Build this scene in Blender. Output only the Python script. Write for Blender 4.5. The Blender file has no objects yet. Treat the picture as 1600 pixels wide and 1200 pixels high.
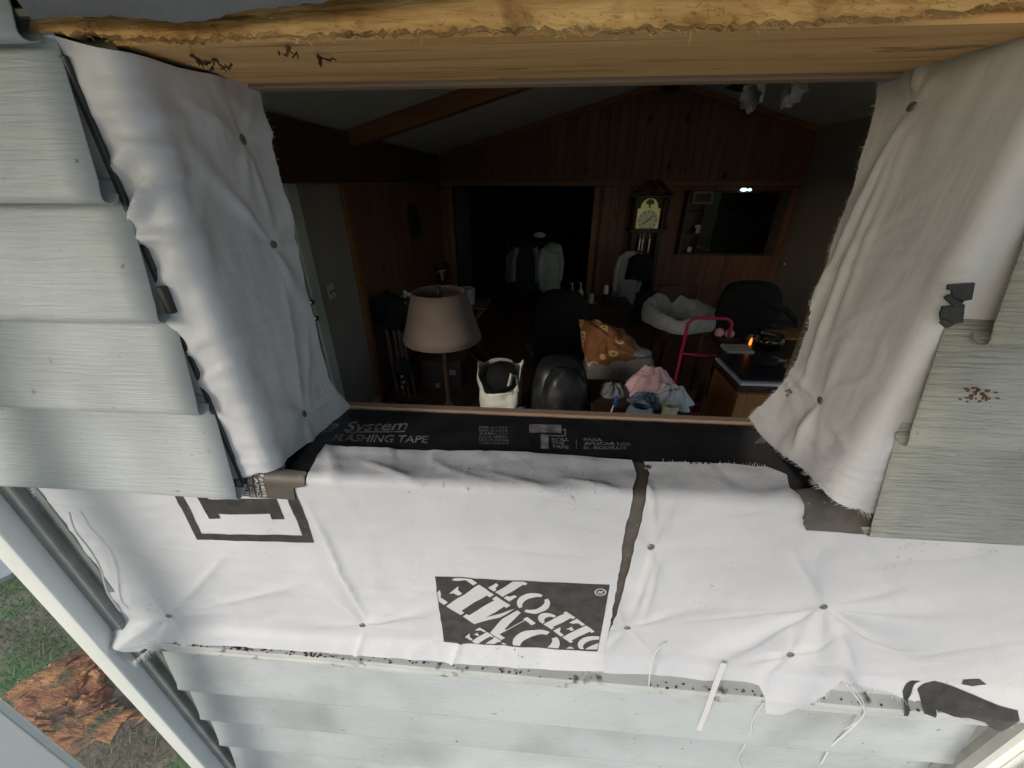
import bpy, bmesh, math, random
from mathutils import Vector, Matrix, noise as mnoise

# ------------------------------------------------------------------ camera, sky, sun, exposure
scene = bpy.context.scene
COL = scene.collection
PITCH, YAW, FPX = math.radians(27.6), math.radians(4.4), 600.0
CAMZ = 2.07                      # eye height above the floor of the room
cam_data = bpy.data.cameras.new("camera")
cam = bpy.data.objects.new("camera", cam_data)
COL.objects.link(cam)
cam.location = (0, 0, CAMZ)
cam.rotation_euler = (math.pi / 2 - PITCH, 0, YAW)
cam_data.sensor_width = 36.0
cam_data.lens = FPX / 1600.0 * 36.0
cam_data.clip_start = 0.01
cam_data.clip_end = 3000
scene.camera = cam

SUN_EL, SUN_AZ = math.radians(23), math.radians(220)     # azimuth from +Y, clockwise
world = bpy.data.worlds.new("World")
scene.world = world
world.use_nodes = True
wn = world.node_tree.nodes
sky = wn.new("ShaderNodeTexSky")
sky.sky_type = 'NISHITA'
sky.sun_disc = False
sky.sun_elevation = SUN_EL
sky.sun_rotation = SUN_AZ
sky.dust_density = 1.2
sky.air_density = 1.0
wn["Background"].inputs["Strength"].default_value = 0.11
world.node_tree.links.new(sky.outputs[0], wn["Background"].inputs["Color"])

sun_data = bpy.data.lights.new("sun", 'SUN')
sun_data.energy = 1.3
sun_data.angle = math.radians(16)
sun_data.color = (1.0, 0.955, 0.89)
sun = bpy.data.objects.new("sun", sun_data)
COL.objects.link(sun)
sd = Vector((math.sin(SUN_AZ) * math.cos(SUN_EL), math.cos(SUN_AZ) * math.cos(SUN_EL), math.sin(SUN_EL)))
sun.rotation_euler = sd.to_track_quat('Z', 'Y').to_euler()

scene.view_settings.view_transform = 'Standard'
scene.view_settings.look = 'None'
scene.view_settings.gamma = 1.0
scene.view_settings.exposure = 0.80
scene.cycles.use_denoising = True
scene.cycles.max_bounces = 10
scene.cycles.diffuse_bounces = 6
scene.cycles.glossy_bounces = 3
scene.cycles.transparent_max_bounces = 12
scene.cycles.sample_clamp_indirect = 4.0
scene.cycles.caustics_reflective = False
scene.cycles.caustics_refractive = False

random.seed(7)
R = random.Random(11)

# ------------------------------------------------------------------ measuring: photo pixel -> point on a real plane
CP, SP, CY, SY = math.cos(PITCH), math.sin(PITCH), math.cos(YAW), math.sin(YAW)
def ray(px, py):
    r, d = px - 800.0, py - 600.0
    f = FPX * CP - d * SP
    u = -d * CP - FPX * SP
    return Vector((r * CY - f * SY, r * SY + f * CY, u))
def onY(px, py, Y):
    v = ray(px, py); return Vector((0, 0, CAMZ)) + v * (Y / v.y)
def onX(px, py, X):
    v = ray(px, py); return Vector((0, 0, CAMZ)) + v * (X / v.x)
def onZ(px, py, Z):
    v = ray(px, py); return Vector((0, 0, CAMZ)) + v * ((Z - CAMZ) / v.z)

# ------------------------------------------------------------------ materials
MATS = {}
def nd(nt, kind, **kw):
    n = nt.nodes.new(kind)
    for k, v in kw.items():
        if k in n.inputs: n.inputs[k].default_value = v
        else: setattr(n, k, v)
    return n
def c4(c): return (c[0], c[1], c[2], 1.0)
def mat(name, c1, c2=None, rough=.6, scale=6., stretch=(1, 1, 1), detail=5., bump=0., bscale=None, bstretch=None,
        bdist=.002, metal=0., spec=.4, rnd=0., lo=.35, hi=.65, c3=None, s3=3., lo3=.5, hi3=.7, rvar=0., sheen=0., coat=0., dist=0.):
    """principled surface: two-colour noise, an optional blotch colour, per-piece variation and noise relief"""
    m = bpy.data.materials.new(name); m.use_nodes = True
    nt = m.node_tree; L = nt.links; p = nt.nodes["Principled BSDF"]
    p.inputs["Roughness"].default_value = rough
    p.inputs["Metallic"].default_value = metal
    p.inputs["Specular IOR Level"].default_value = spec
    if sheen: p.inputs["Sheen Weight"].default_value = sheen
    if coat: p.inputs["Coat Weight"].default_value = coat
    tc = nd(nt, "ShaderNodeTexCoord")
    mp = nd(nt, "ShaderNodeMapping"); mp.inputs["Scale"].default_value = stretch
    L.new(tc.outputs["Object"], mp.inputs["Vector"])
    vec = mp.outputs["Vector"]
    oi = None
    if rnd:
        oi = nd(nt, "ShaderNodeObjectInfo")
        ad = nd(nt, "ShaderNodeVectorMath", operation='MULTIPLY_ADD')
        ad.inputs[1].default_value = (37, 19, 53)
        L.new(oi.outputs["Random"], ad.inputs[0]); L.new(vec, ad.inputs[2]); vec = ad.outputs[0]
    nz = nd(nt, "ShaderNodeTexNoise"); nz.inputs["Scale"].default_value = scale; nz.inputs["Detail"].default_value = detail
    nz.inputs["Distortion"].default_value = dist
    L.new(vec, nz.inputs["Vector"])
    rp = nd(nt, "ShaderNodeValToRGB")
    rp.color_ramp.elements[0].position = lo; rp.color_ramp.elements[1].position = hi
    rp.color_ramp.elements[0].color = c4(c1); rp.color_ramp.elements[1].color = c4(c2 or c1)
    L.new(nz.outputs["Fac"], rp.inputs["Fac"])
    col = rp.outputs["Color"]
    if c3:
        n3 = nd(nt, "ShaderNodeTexNoise"); n3.inputs["Scale"].default_value = s3; n3.inputs["Detail"].default_value = 6
        L.new(tc.outputs["Object"], n3.inputs["Vector"])
        mr = nd(nt, "ShaderNodeMapRange"); mr.inputs["From Min"].default_value = lo3; mr.inputs["From Max"].default_value = hi3
        L.new(n3.outputs["Fac"], mr.inputs["Value"])
        mx = nd(nt, "ShaderNodeMix", data_type='RGBA')
        L.new(mr.outputs[0], mx.inputs["Factor"]); L.new(col, mx.inputs["A"]); mx.inputs["B"].default_value = c4(c3)
        col = mx.outputs["Result"]
    if rnd:
        hs = nd(nt, "ShaderNodeHueSaturation")
        mr = nd(nt, "ShaderNodeMapRange"); mr.inputs["To Min"].default_value = 1 - rnd; mr.inputs["To Max"].default_value = 1 + rnd
        L.new(oi.outputs["Random"], mr.inputs["Value"]); L.new(mr.outputs[0], hs.inputs["Value"]); L.new(col, hs.inputs["Color"])
        col = hs.outputs["Color"]
    L.new(col, p.inputs["Base Color"])
    if rvar:
        mr = nd(nt, "ShaderNodeMapRange"); mr.inputs["To Min"].default_value = rough - rvar; mr.inputs["To Max"].default_value = rough + rvar
        L.new(nz.outputs["Fac"], mr.inputs["Value"]); L.new(mr.outputs[0], p.inputs["Roughness"])
    if bump:
        mb = nd(nt, "ShaderNodeMapping"); mb.inputs["Scale"].default_value = bstretch or stretch
        L.new(tc.outputs["Object"], mb.inputs["Vector"])
        nb = nd(nt, "ShaderNodeTexNoise"); nb.inputs["Scale"].default_value = bscale or scale; nb.inputs["Detail"].default_value = 4
        L.new(mb.outputs[0], nb.inputs["Vector"])
        b = nd(nt, "ShaderNodeBump"); b.inputs["Strength"].default_value = bump; b.inputs["Distance"].default_value = bdist
        L.new(nb.outputs["Fac"], b.inputs["Height"]); L.new(b.outputs[0], p.inputs["Normal"])
    MATS[name] = m
    return m

def wrap_material(name, c1, c2, dirt):
    """woven polypropylene house wrap: fine crosswise weave, soft mottling, scattered dirt"""
    m = mat(name, c1, c2, rough=.5, scale=5, detail=6, spec=.35)
    nt = m.node_tree; L = nt.links; p = nt.nodes["Principled BSDF"]
    tc = nd(nt, "ShaderNodeTexCoord")
    col = p.inputs["Base Color"].links[0].from_socket
    # dirt specks gathered in a few places
    n1 = nd(nt, "ShaderNodeTexNoise"); n1.inputs["Scale"].default_value = 7; n1.inputs["Detail"].default_value = 2
    n2 = nd(nt, "ShaderNodeTexNoise"); n2.inputs["Scale"].default_value = 160; n2.inputs["Detail"].default_value = 4
    L.new(tc.outputs["Object"], n1.inputs["Vector"]); L.new(tc.outputs["Object"], n2.inputs["Vector"])
    a = nd(nt, "ShaderNodeMapRange"); a.inputs["From Min"].default_value = .56; a.inputs["From Max"].default_value = .75
    b = nd(nt, "ShaderNodeMapRange"); b.inputs["From Min"].default_value = .62; b.inputs["From Max"].default_value = .72
    L.new(n1.outputs[0], a.inputs[0]); L.new(n2.outputs[0], b.inputs[0])
    mu = nd(nt, "ShaderNodeMath", operation='MULTIPLY'); L.new(a.outputs[0], mu.inputs[0]); L.new(b.outputs[0], mu.inputs[1])
    mu2 = nd(nt, "ShaderNodeMath", operation='MULTIPLY'); mu2.inputs[1].default_value = dirt; L.new(mu.outputs[0], mu2.inputs[0])
    mx = nd(nt, "ShaderNodeMix", data_type='RGBA'); mx.inputs["B"].default_value = (.16, .11, .07, 1)
    L.new(mu2.outputs[0], mx.inputs["Factor"]); L.new(col, mx.inputs["A"]); L.new(mx.outputs["Result"], p.inputs["Base Color"])
    # weave relief
    h = None
    for sc, st in ((260, (.12, .12, 1)), (230, (1, 1, .1)), (26, (1, 1, 1))):
        mp = nd(nt, "ShaderNodeMapping"); mp.inputs["Scale"].default_value = st
        L.new(tc.outputs["Object"], mp.inputs["Vector"])
        w = nd(nt, "ShaderNodeTexNoise"); w.inputs["Scale"].default_value = sc; w.inputs["Detail"].default_value = 3
        L.new(mp.outputs[0], w.inputs["Vector"])
        if h is None: h = w.outputs[0]
        else:
            ad = nd(nt, "ShaderNodeMath", operation='ADD'); L.new(h, ad.inputs[0]); L.new(w.outputs[0], ad.inputs[1]); h = ad.outputs[0]
    nzd = nd(nt, "ShaderNodeTexNoise"); nzd.inputs["Scale"].default_value = 5; nzd.inputs["Detail"].default_value = 3; L.new(tc.outputs["Object"], nzd.inputs["Vector"])
    dm = nd(nt, "ShaderNodeVectorMath", operation='MULTIPLY_ADD'); dm.inputs[1].default_value = (.35, .35, .35); L.new(nzd.outputs["Color"], dm.inputs[0]); L.new(tc.outputs["Object"], dm.inputs[2])
    for sc, wt in ((6.5, 5.0), (17, 2.2)):
        vo = nd(nt, "ShaderNodeTexVoronoi", feature='DISTANCE_TO_EDGE'); vo.inputs["Scale"].default_value = sc; L.new(dm.outputs[0], vo.inputs["Vector"])
        mn = nd(nt, "ShaderNodeMath", operation='MINIMUM'); mn.inputs[1].default_value = .12; L.new(vo.outputs["Distance"], mn.inputs[0])
        ma = nd(nt, "ShaderNodeMath", operation='MULTIPLY_ADD'); ma.inputs[1].default_value = wt; L.new(mn.outputs[0], ma.inputs[0]); L.new(h, ma.inputs[2]); h = ma.outputs[0]
    bp = nd(nt, "ShaderNodeBump"); bp.inputs["Strength"].default_value = .22; bp.inputs["Distance"].default_value = .0016
    L.new(h, bp.inputs["Height"]); L.new(bp.outputs[0], p.inputs["Normal"])
    return m

def siding_material(name, c1, c2, streak, grain):
    """vinyl siding with embossed wood grain and faint weathering streaks"""
    m = mat(name, c1, c2, rough=.48, scale=3.5, stretch=(1, 1, 2.5), detail=6, spec=.4, rnd=.05, c3=streak, s3=7, lo3=.47, hi3=.78)
    nt = m.node_tree; L = nt.links; p = nt.nodes["Principled BSDF"]
    tc = nd(nt, "ShaderNodeTexCoord")
    mp = nd(nt, "ShaderNodeMapping"); mp.inputs["Scale"].default_value = (.055, .3, 1.0)
    L.new(tc.outputs["Object"], mp.inputs["Vector"])
    w = nd(nt, "ShaderNodeTexNoise"); w.inputs["Scale"].default_value = 330; w.inputs["Detail"].default_value = 3; w.inputs["Distortion"].default_value = .7
    L.new(mp.outputs[0], w.inputs["Vector"])
    rp = nd(nt, "ShaderNodeMapRange"); rp.inputs["From Min"].default_value = .42; rp.inputs["From Max"].default_value = .7
    L.new(w.outputs[0], rp.inputs[0])
    n1 = nd(nt, "ShaderNodeTexNoise"); n1.inputs["Scale"].default_value = 9; L.new(tc.outputs["Object"], n1.inputs["Vector"])
    mu = nd(nt, "ShaderNodeMath", operation='MULTIPLY'); L.new(rp.outputs[0], mu.inputs[0]); L.new(n1.outputs[0], mu.inputs[1])
    bp = nd(nt, "ShaderNodeBump"); bp.inputs["Strength"].default_value = grain; bp.inputs["Distance"].default_value = .0028
    L.new(mu.outputs[0], bp.inputs["Height"]); L.new(bp.outputs[0], p.inputs["Normal"])
    # small specks of dirt
    n2 = nd(nt, "ShaderNodeTexNoise"); n2.inputs["Scale"].default_value = 90; n2.inputs["Detail"].default_value = 3
    L.new(tc.outputs["Object"], n2.inputs["Vector"])
    b = nd(nt, "ShaderNodeMapRange"); b.inputs["From Min"].default_value = .69; b.inputs["From Max"].default_value = .78
    L.new(n2.outputs[0], b.inputs[0])
    mx = nd(nt, "ShaderNodeMix", data_type='RGBA'); mx.inputs["B"].default_value = (.2, .19, .15, 1)
    col = p.inputs["Base Color"].links[0].from_socket
    L.new(b.outputs[0], mx.inputs["Factor"]); L.new(col, mx.inputs["A"]); L.new(mx.outputs["Result"], p.inputs["Base Color"])
    return m

def wood_material(name, c1, c2, knot, axis, rough=.6, rnd=0., scale=14., kscale=3.2, bump=.25):
    st = {'X': (.07, 1, 1), 'Y': (1, .07, 1), 'Z': (1, 1, .07)}[axis]
    m = mat(name, c1, c2, rough=rough, scale=scale, stretch=st, detail=9, bump=bump, bdist=.0015, rnd=rnd, dist=.6, lo=.3, hi=.7)
    nt = m.node_tree; L = nt.links; p = nt.nodes["Principled BSDF"]
    tc = nd(nt, "ShaderNodeTexCoord")
    mp = nd(nt, "ShaderNodeMapping")
    mp.inputs["Scale"].default_value = {'X': (.55, 1, 1), 'Y': (1, .55, 1), 'Z': (1, 1, .55)}[axis]
    L.new(tc.outputs["Object"], mp.inputs["Vector"])
    vec = mp.outputs[0]
    v = nd(nt, "ShaderNodeTexVoronoi"); v.inputs["Scale"].default_value = kscale
    L.new(vec, v.inputs["Vector"])
    mr = nd(nt, "ShaderNodeMapRange"); mr.inputs["From Min"].default_value = .15; mr.inputs["From Max"].default_value = .04
    L.new(v.outputs["Distance"], mr.inputs[0])
    mx = nd(nt, "ShaderNodeMix", data_type='RGBA'); mx.inputs["B"].default_value = c4(knot)
    col = p.inputs["Base Color"].links[0].from_socket
    L.new(mr.outputs[0], mx.inputs["Factor"]); L.new(col, mx.inputs["A"]); L.new(mx.outputs["Result"], p.inputs["Base Color"])
    return m

def glass_material(name, tint=(1, 1, 1), rough=.0, spec=1.0):
    m = bpy.data.materials.new(name); m.use_nodes = True
    nt = m.node_tree; L = nt.links; nt.nodes.remove(nt.nodes["Principled BSDF"])
    t = nd(nt, "ShaderNodeBsdfTransparent"); t.inputs[0].default_value = c4(tint)
    g = nd(nt, "ShaderNodeBsdfGlossy"); g.inputs["Roughness"].default_value = rough
    lw_ = nd(nt, "ShaderNodeLayerWeight"); lw_.inputs[0].default_value = .5
    pw_ = nd(nt, "ShaderNodeMath", operation='POWER'); pw_.inputs[1].default_value = 4.0; L.new(lw_.outputs["Facing"], pw_.inputs[0])
    f = nd(nt, "ShaderNodeMath", operation='MULTIPLY_ADD'); f.inputs[1].default_value = .55; f.inputs[2].default_value = .03; L.new(pw_.outputs[0], f.inputs[0])
    mx = nd(nt, "ShaderNodeMixShader")
    mu = nd(nt, "ShaderNodeMath", operation='MULTIPLY'); mu.inputs[1].default_value = spec
    L.new(f.outputs[0], mu.inputs[0]); L.new(mu.outputs[0], mx.inputs[0]); L.new(t.outputs[0], mx.inputs[1]); L.new(g.outputs[0], mx.inputs[2])
    L.new(mx.outputs[0], nt.nodes["Material Output"].inputs[0])
    MATS[name] = m
    return m

def emit_material(name, col, strength):
    m = bpy.data.materials.new(name); m.use_nodes = True
    p = m.node_tree.nodes["Principled BSDF"]
    p.inputs["Base Color"].default_value = c4(col); p.inputs["Emission Color"].default_value = c4(col)
    p.inputs["Emission Strength"].default_value = strength
    MATS[name] = m
    return m

# outside
WRAP = wrap_material("house_wrap", (.535, .545, .58), (.61, .615, .64), 1.0)
FRAY = mat("wrap_fibre", (.62, .62, .62), rough=.7)
PRINT = mat("black_print", (.034, .031, .031), (.055, .05, .048), rough=.5, scale=60, c3=(.16, .15, .15), s3=180, lo3=.66, hi3=.72)
PRINTW = mat("white_print", (.56, .555, .555), rough=.5)
TAPE = mat("black_flashing_tape", (.012, .012, .015), (.022, .022, .026), rough=.38, scale=20, rvar=.12, bump=.25, bscale=45, bdist=.001,
           c3=(.09, .09, .095), s3=120, lo3=.7, hi3=.76)
TAPEINK = mat("tape_ink", (.30, .30, .32), (.12, .12, .125), rough=.5, scale=70)
SHEATH = mat("brown_sheathing", (.085, .075, .06), (.12, .105, .085), rough=.7, scale=30, stretch=(1, 1, .3), bump=.3)
SIDE = siding_material("vinyl_siding", (.40, .435, .45), (.46, .49, .50), (.30, .32, .315), .36)
SIDEW = siding_material("vinyl_siding_weathered", (.30, .315, .295), (.37, .38, .355), (.21, .215, .195), .85)
TRIMV = mat("grey_vinyl_channel", (.42, .44, .43), (.52, .54, .53), rough=.5, scale=12, c3=(.12, .10, .08), s3=38, lo3=.6, hi3=.7)
DARKV = mat("dark_vinyl_hem", (.022, .022, .022), (.045, .045, .042), rough=.5, scale=40)  # plain dark vinyl, for hems and small dark parts
WHITEV = mat("white_vinyl_frame", (.80, .82, .80), (.86, .87, .86), rough=.32, scale=4)
PINE = wood_material("raw_pine", (.72, .38, .125), (.92, .60, .27), (.20, .075, .03), 'X', rough=.62, scale=34, kscale=6.5)
def add_dashes(m, sc, st, lo, hi, col):
    """dark checks and stains along the grain"""
    nt = m.node_tree; L = nt.links; p = nt.nodes["Principled BSDF"]; tc = nd(nt, "ShaderNodeTexCoord")
    mp = nd(nt, "ShaderNodeMapping"); mp.inputs["Scale"].default_value = st; L.new(tc.outputs["Object"], mp.inputs["Vector"])
    n = nd(nt, "ShaderNodeTexNoise"); n.inputs["Scale"].default_value = sc; n.inputs["Detail"].default_value = 6; n.inputs["Distortion"].default_value = .4; L.new(mp.outputs[0], n.inputs["Vector"])
    r = nd(nt, "ShaderNodeMapRange"); r.inputs["From Min"].default_value = lo; r.inputs["From Max"].default_value = hi; L.new(n.outputs[0], r.inputs[0])
    mx = nd(nt, "ShaderNodeMix", data_type='RGBA'); mx.inputs["B"].default_value = c4(col)
    L.new(r.outputs[0], mx.inputs["Factor"]); L.new(p.inputs["Base Color"].links[0].from_socket, mx.inputs["A"]); L.new(mx.outputs["Result"], p.inputs["Base Color"])
add_dashes(PINE, 38, (.22, 1, 1), .66, .74, (.16, .07, .03))
add_dashes(PINE, 150, (.03, 1, 1), .56, .75, (.36, .17, .06))
add_dashes(PINE, 7, (.6, 1, 1), .60, .80, (.40, .20, .08))
PINEX = mat("torn_wood_fibre", (.44, .22, .065), (.84, .57, .24), rough=.8, scale=70, stretch=(.18, 1, 1), detail=9, lo=.32, hi=.68, bump=1., bscale=110, bstretch=(.12, 1, 1), bdist=.006, c3=(.22, .09, .03), s3=26, lo3=.55, hi3=.75)
BARKY = mat("dried_leaf", (.045, .022, .015), (.10, .05, .03), rough=.8, scale=60)
TRIMW = mat("interior_wood_trim", (.32, .215, .15), (.40, .28, .19), rough=.6, scale=18, stretch=(.1, 1, 1))
NAIL = mat("galvanised_nail", (.16, .16, .16), (.26, .26, .25), rough=.45, scale=300, metal=.6)
GLASS = glass_material("clear_glass", (.97, .985, .975))

# ------------------------------------------------------------------ mesh building
class MB:
    def __init__(s): s.v = []; s.f = []; s.open_sheet = False
    def add(s, vs, fs):
        o = len(s.v); s.v += [Vector(q) for q in vs]; s.f += [tuple(i + o for i in f) for f in fs]; return s
    def box(s, x0, x1, y0, y1, z0, z1, b=0., M=None, seg=1):
        x0, x1 = min(x0, x1), max(x0, x1); y0, y1 = min(y0, y1), max(y0, y1); z0, z1 = min(z0, z1), max(z0, z1)
        if b <= 0:
            vs = [(x, y, z) for z in (z0, z1) for y in (y0, y1) for x in (x0, x1)]
            fs = [(0, 2, 3, 1), (4, 5, 7, 6), (0, 1, 5, 4), (2, 6, 7, 3), (0, 4, 6, 2), (1, 3, 7, 5)]
        else:
            bm = bmesh.new(); bmesh.ops.create_cube(bm, size=1)
            for v in bm.verts:
                v.co = Vector((x0 + (v.co.x + .5) * (x1 - x0), y0 + (v.co.y + .5) * (y1 - y0), z0 + (v.co.z + .5) * (z1 - z0)))
            bmesh.ops.bevel(bm, geom=bm.edges[:], offset=min(b, .45 * min(x1 - x0, y1 - y0, z1 - z0)), segments=seg, affect='EDGES', profile=.5)
            bm.verts.index_update()
            vs = [v.co.copy() for v in bm.verts]; fs = [tuple(v.index for v in f.verts) for f in bm.faces]; bm.free()
        if M is not None: vs = [M @ Vector(q) for q in vs]
        return s.add(vs, fs)
    def tube(s, pts, r, n=10, cap=True, flat=1.0):
        pts = [Vector(p) for p in pts]; rs = r if isinstance(r, (list, tuple)) else [r] * len(pts)
        t0 = (pts[1] - pts[0]).normalized()
        a = t0.orthogonal().normalized(); vs = []
        for i, p in enumerate(pts):
            t = (pts[min(i + 1, len(pts) - 1)] - pts[max(i - 1, 0)])
            if t.length < 1e-9: t = t0
            t.normalize(); a = (a - t * a.dot(t))
            if a.length < 1e-6: a = t.orthogonal()
            a.normalize(); b = t.cross(a)
            for k in range(n):
                q = 2 * math.pi * k / n
                vs.append(p + a * (math.cos(q) * rs[i]) + b * (math.sin(q) * rs[i] * flat))
        fs = []
        for i in range(len(pts) - 1):
            for k in range(n):
                fs.append((i * n + k, i * n + (k + 1) % n, (i + 1) * n + (k + 1) % n, (i + 1) * n + k))
        if cap:
            fs.append(tuple(range(n - 1, -1, -1))); fs.append(tuple((len(pts) - 1) * n + k for k in range(n)))
        return s.add(vs, fs)
    def lathe(s, c, prof, n=24, M=None, sx=1., sy=1.):
        c = Vector(c); vs = []; fs = []
        for r, z in prof:
            for k in range(n):
                q = 2 * math.pi * k / n
                vs.append(Vector((math.cos(q) * r * sx, math.sin(q) * r * sy, z)))
        for i in range(len(prof) - 1):
            for k in range(n):
                fs.append((i * n + k, i * n + (k + 1) % n, (i + 1) * n + (k + 1) % n, (i + 1) * n + k))
        if prof[0][0] > 1e-5: fs.append(tuple(range(n - 1, -1, -1)))
        if prof[-1][0] > 1e-5: fs.append(tuple((len(prof) - 1) * n + k for k in range(n)))
        if M is not None: vs = [M @ v for v in vs]
        return s.add([v + c for v in vs], fs)
    def grid(s, fn, nu, nv, closeu=False):
        vs = [fn(i / (nu if closeu else nu - 1), j / (nv - 1)) for j in range(nv) for i in range(nu)]
        fs = []
        for j in range(nv - 1):
            for i in range(nu if closeu else nu - 1):
                k = (i + 1) % nu
                fs.append((j * nu + i, j * nu + k, (j + 1) * nu + k, (j + 1) * nu + i))
        return s.add(vs, fs)
    def blob(s, c, rx, ry, rz, amp=.1, fr=3., seed=0., nu=28, nv=18, p=2.0, flat=None, M=None):
        """lumpy closed body: superellipsoid with folds"""
        c = Vector(c)
        def sg(v, e): return math.copysign(abs(v) ** e, v)
        def fn(u, v):
            a = 2 * math.pi * u; b = math.pi * (v - .5); e = 2. / p
            d = Vector((sg(math.cos(b), e) * sg(math.cos(a), e), sg(math.cos(b), e) * sg(math.sin(a), e), sg(math.sin(b), e)))
            k = 1 + amp * (mnoise.noise(d * fr + Vector((seed, seed * 2, 0))) + .5 * mnoise.noise(d * fr * 2.7 + Vector((0, seed, 7))))
            q = Vector((d.x * rx * k, d.y * ry * k, d.z * rz * k))
            if flat is not None: q.z = max(q.z, flat)
            return (M @ q if M is not None else q) + c
        return s.grid(fn, nu, nv, True)
    def prism(s, poly, axis, a0, a1):
        """poly: 2-D outline; axis 'X','Y','Z' = extrusion axis from a0 to a1"""
        def P(u, v, a): return {'X': (a, u, v), 'Y': (u, a, v), 'Z': (u, v, a)}[axis]
        n = len(poly)
        vs = [P(u, v, a0) for u, v in poly] + [P(u, v, a1) for u, v in poly]
        fs = [tuple(range(n)), tuple(range(2 * n - 1, n - 1, -1))] + [(i, (i + 1) % n, n + (i + 1) % n, n + i) for i in range(n)]
        return s.add(vs, fs)
    def build(s, name, m, parent=None, smooth=False, kind=None, label=None, keep=False, fixn=True):
        org = Vector((0, 0, 0)); q = parent
        while q is not None: org += Vector(q.location); q = q.parent
        me = bpy.data.meshes.new(name)
        me.from_pydata([tuple(v - org) for v in s.v], [], s.f)
        if fixn and not s.open_sheet:
            bm = bmesh.new(); bm.from_mesh(me); bmesh.ops.recalc_face_normals(bm, faces=bm.faces[:]); bm.to_mesh(me); bm.free()
        me.materials.append(m)
        if smooth:
            me.polygons.foreach_set("use_smooth", [True] * len(me.polygons))
            if smooth is not True:
                try: me.set_sharp_from_angle(angle=math.radians(smooth))
                except Exception: pass
        o = bpy.data.objects.new(name, me); COL.objects.link(o)
        if parent is not None: o.parent = parent
        if kind: o["kind"] = kind
        if label: o["label"] = label
        return o

def tag(o, label, cat, group=None):
    o["label"] = label; o["category"] = cat
    if group: o["group"] = group
    return o
def thing(name, label, cat, loc=(0, 0, 0), group=None):
    o = bpy.data.objects.new(name, None); COL.objects.link(o); o.location = loc; o.empty_display_size = .05
    return tag(o, label, cat, group)
def struct(mb, name, m, **kw): return mb.build(name, m, kind='structure', **kw)
def share(mesh_obj, name, parent, loc, rot=None, scale=None):
    """a further object on the same mesh"""
    o = bpy.data.objects.new(name, mesh_obj.data); COL.objects.link(o)
    org = Vector((0, 0, 0)); q = parent
    while q is not None: org += Vector(q.location); q = q.parent
    o.parent = parent; o.location = Vector(loc) - org
    if rot is not None: o.rotation_euler = rot
    if scale is not None: o.scale = scale
    return o

# ---- 2-D clipping, used for sheets and the print on them
def clip(poly, ax, val, keep_less):
    out = []; n = len(poly)
    for i in range(n):
        a, b = poly[i], poly[(i + 1) % n]
        da, db = a[ax] - val, b[ax] - val
        if not keep_less: da, db = -da, -db
        if da <= 0: out.append(a)
        if (da < 0 < db) or (db < 0 < da):
            t = da / (da - db); out.append((a[0] + (b[0] - a[0]) * t, a[1] + (b[1] - a[1]) * t))
    return out
def area2(p): return sum(p[i][0] * p[(i + 1) % len(p)][1] - p[(i + 1) % len(p)][0] * p[i][1] for i in range(len(p)))
def grid_cells(poly, h):
    """cut a 2-D outline into cells of size h; -> list of small outlines"""
    out = []
    x0, x1 = min(p[0] for p in poly), max(p[0] for p in poly)
    for i in range(int(math.floor(x0 / h)), int(math.floor(x1 / h)) + 1):
        st = clip(clip(poly, 0, i * h, False), 0, (i + 1) * h, True)
        if len(st) < 3: continue
        y0, y1 = min(p[1] for p in st), max(p[1] for p in st)
        for j in range(int(math.floor(y0 / h)), int(math.floor(y1 / h)) + 1):
            ce = clip(clip(st, 1, j * h, False), 1, (j + 1) * h, True)
            if len(ce) >= 3 and abs(area2(ce)) > 1e-9: out.append(ce)
    return out
class Sheet:
    """a thin sheet: (s,t) in its unrolled plane -> point in the scene. place(s,t) gives point and normal, relief(s,t) the wrinkle height"""
    def __init__(s, place, relief, base=.002): s.place, s.relief, s.base = place, relief, base
    def pt(s, a, b, lift=0.):
        p, n = s.place(a, b); return p + n * (s.base + s.relief(a, b) + lift)
    def mesh(s, polys, h, lift=0.):
        mb = MB(); mb.open_sheet = True; idx = {}
        for poly in polys:
            if area2(poly) < 0: poly = poly[::-1]
            for ce in grid_cells(poly, h):
                f = []
                for q in ce:
                    k = (round(q[0], 5), round(q[1], 5))
                    if k not in idx: idx[k] = len(mb.v); mb.v.append(s.pt(q[0], q[1], lift))
                    if not f or f[-1] != idx[k]: f.append(idx[k])
                if len(f) > 1 and f[0] == f[-1]: f.pop()
                if len(set(f)) == len(f) and len(f) >= 3: mb.f.append(tuple(f))
        return mb
def jag(pts, step, amp, seed):
    """ragged outline: resample a polyline and jitter it"""
    r = random.Random(seed); out = []
    for a, b in zip(pts[:-1], pts[1:]):
        d = math.hypot(b[0] - a[0], b[1] - a[1]); n = max(1, int(d / step))
        for i in range(n):
            t = i / n
            nx, ny = -(b[1] - a[1]) / (d + 1e-9), (b[0] - a[0]) / (d + 1e-9)
            k = r.uniform(-amp, amp) if i else 0
            out.append((a[0] + (b[0] - a[0]) * t + nx * k, a[1] + (b[1] - a[1]) * t + ny * k))
    out.append(pts[-1]); return out
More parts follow.
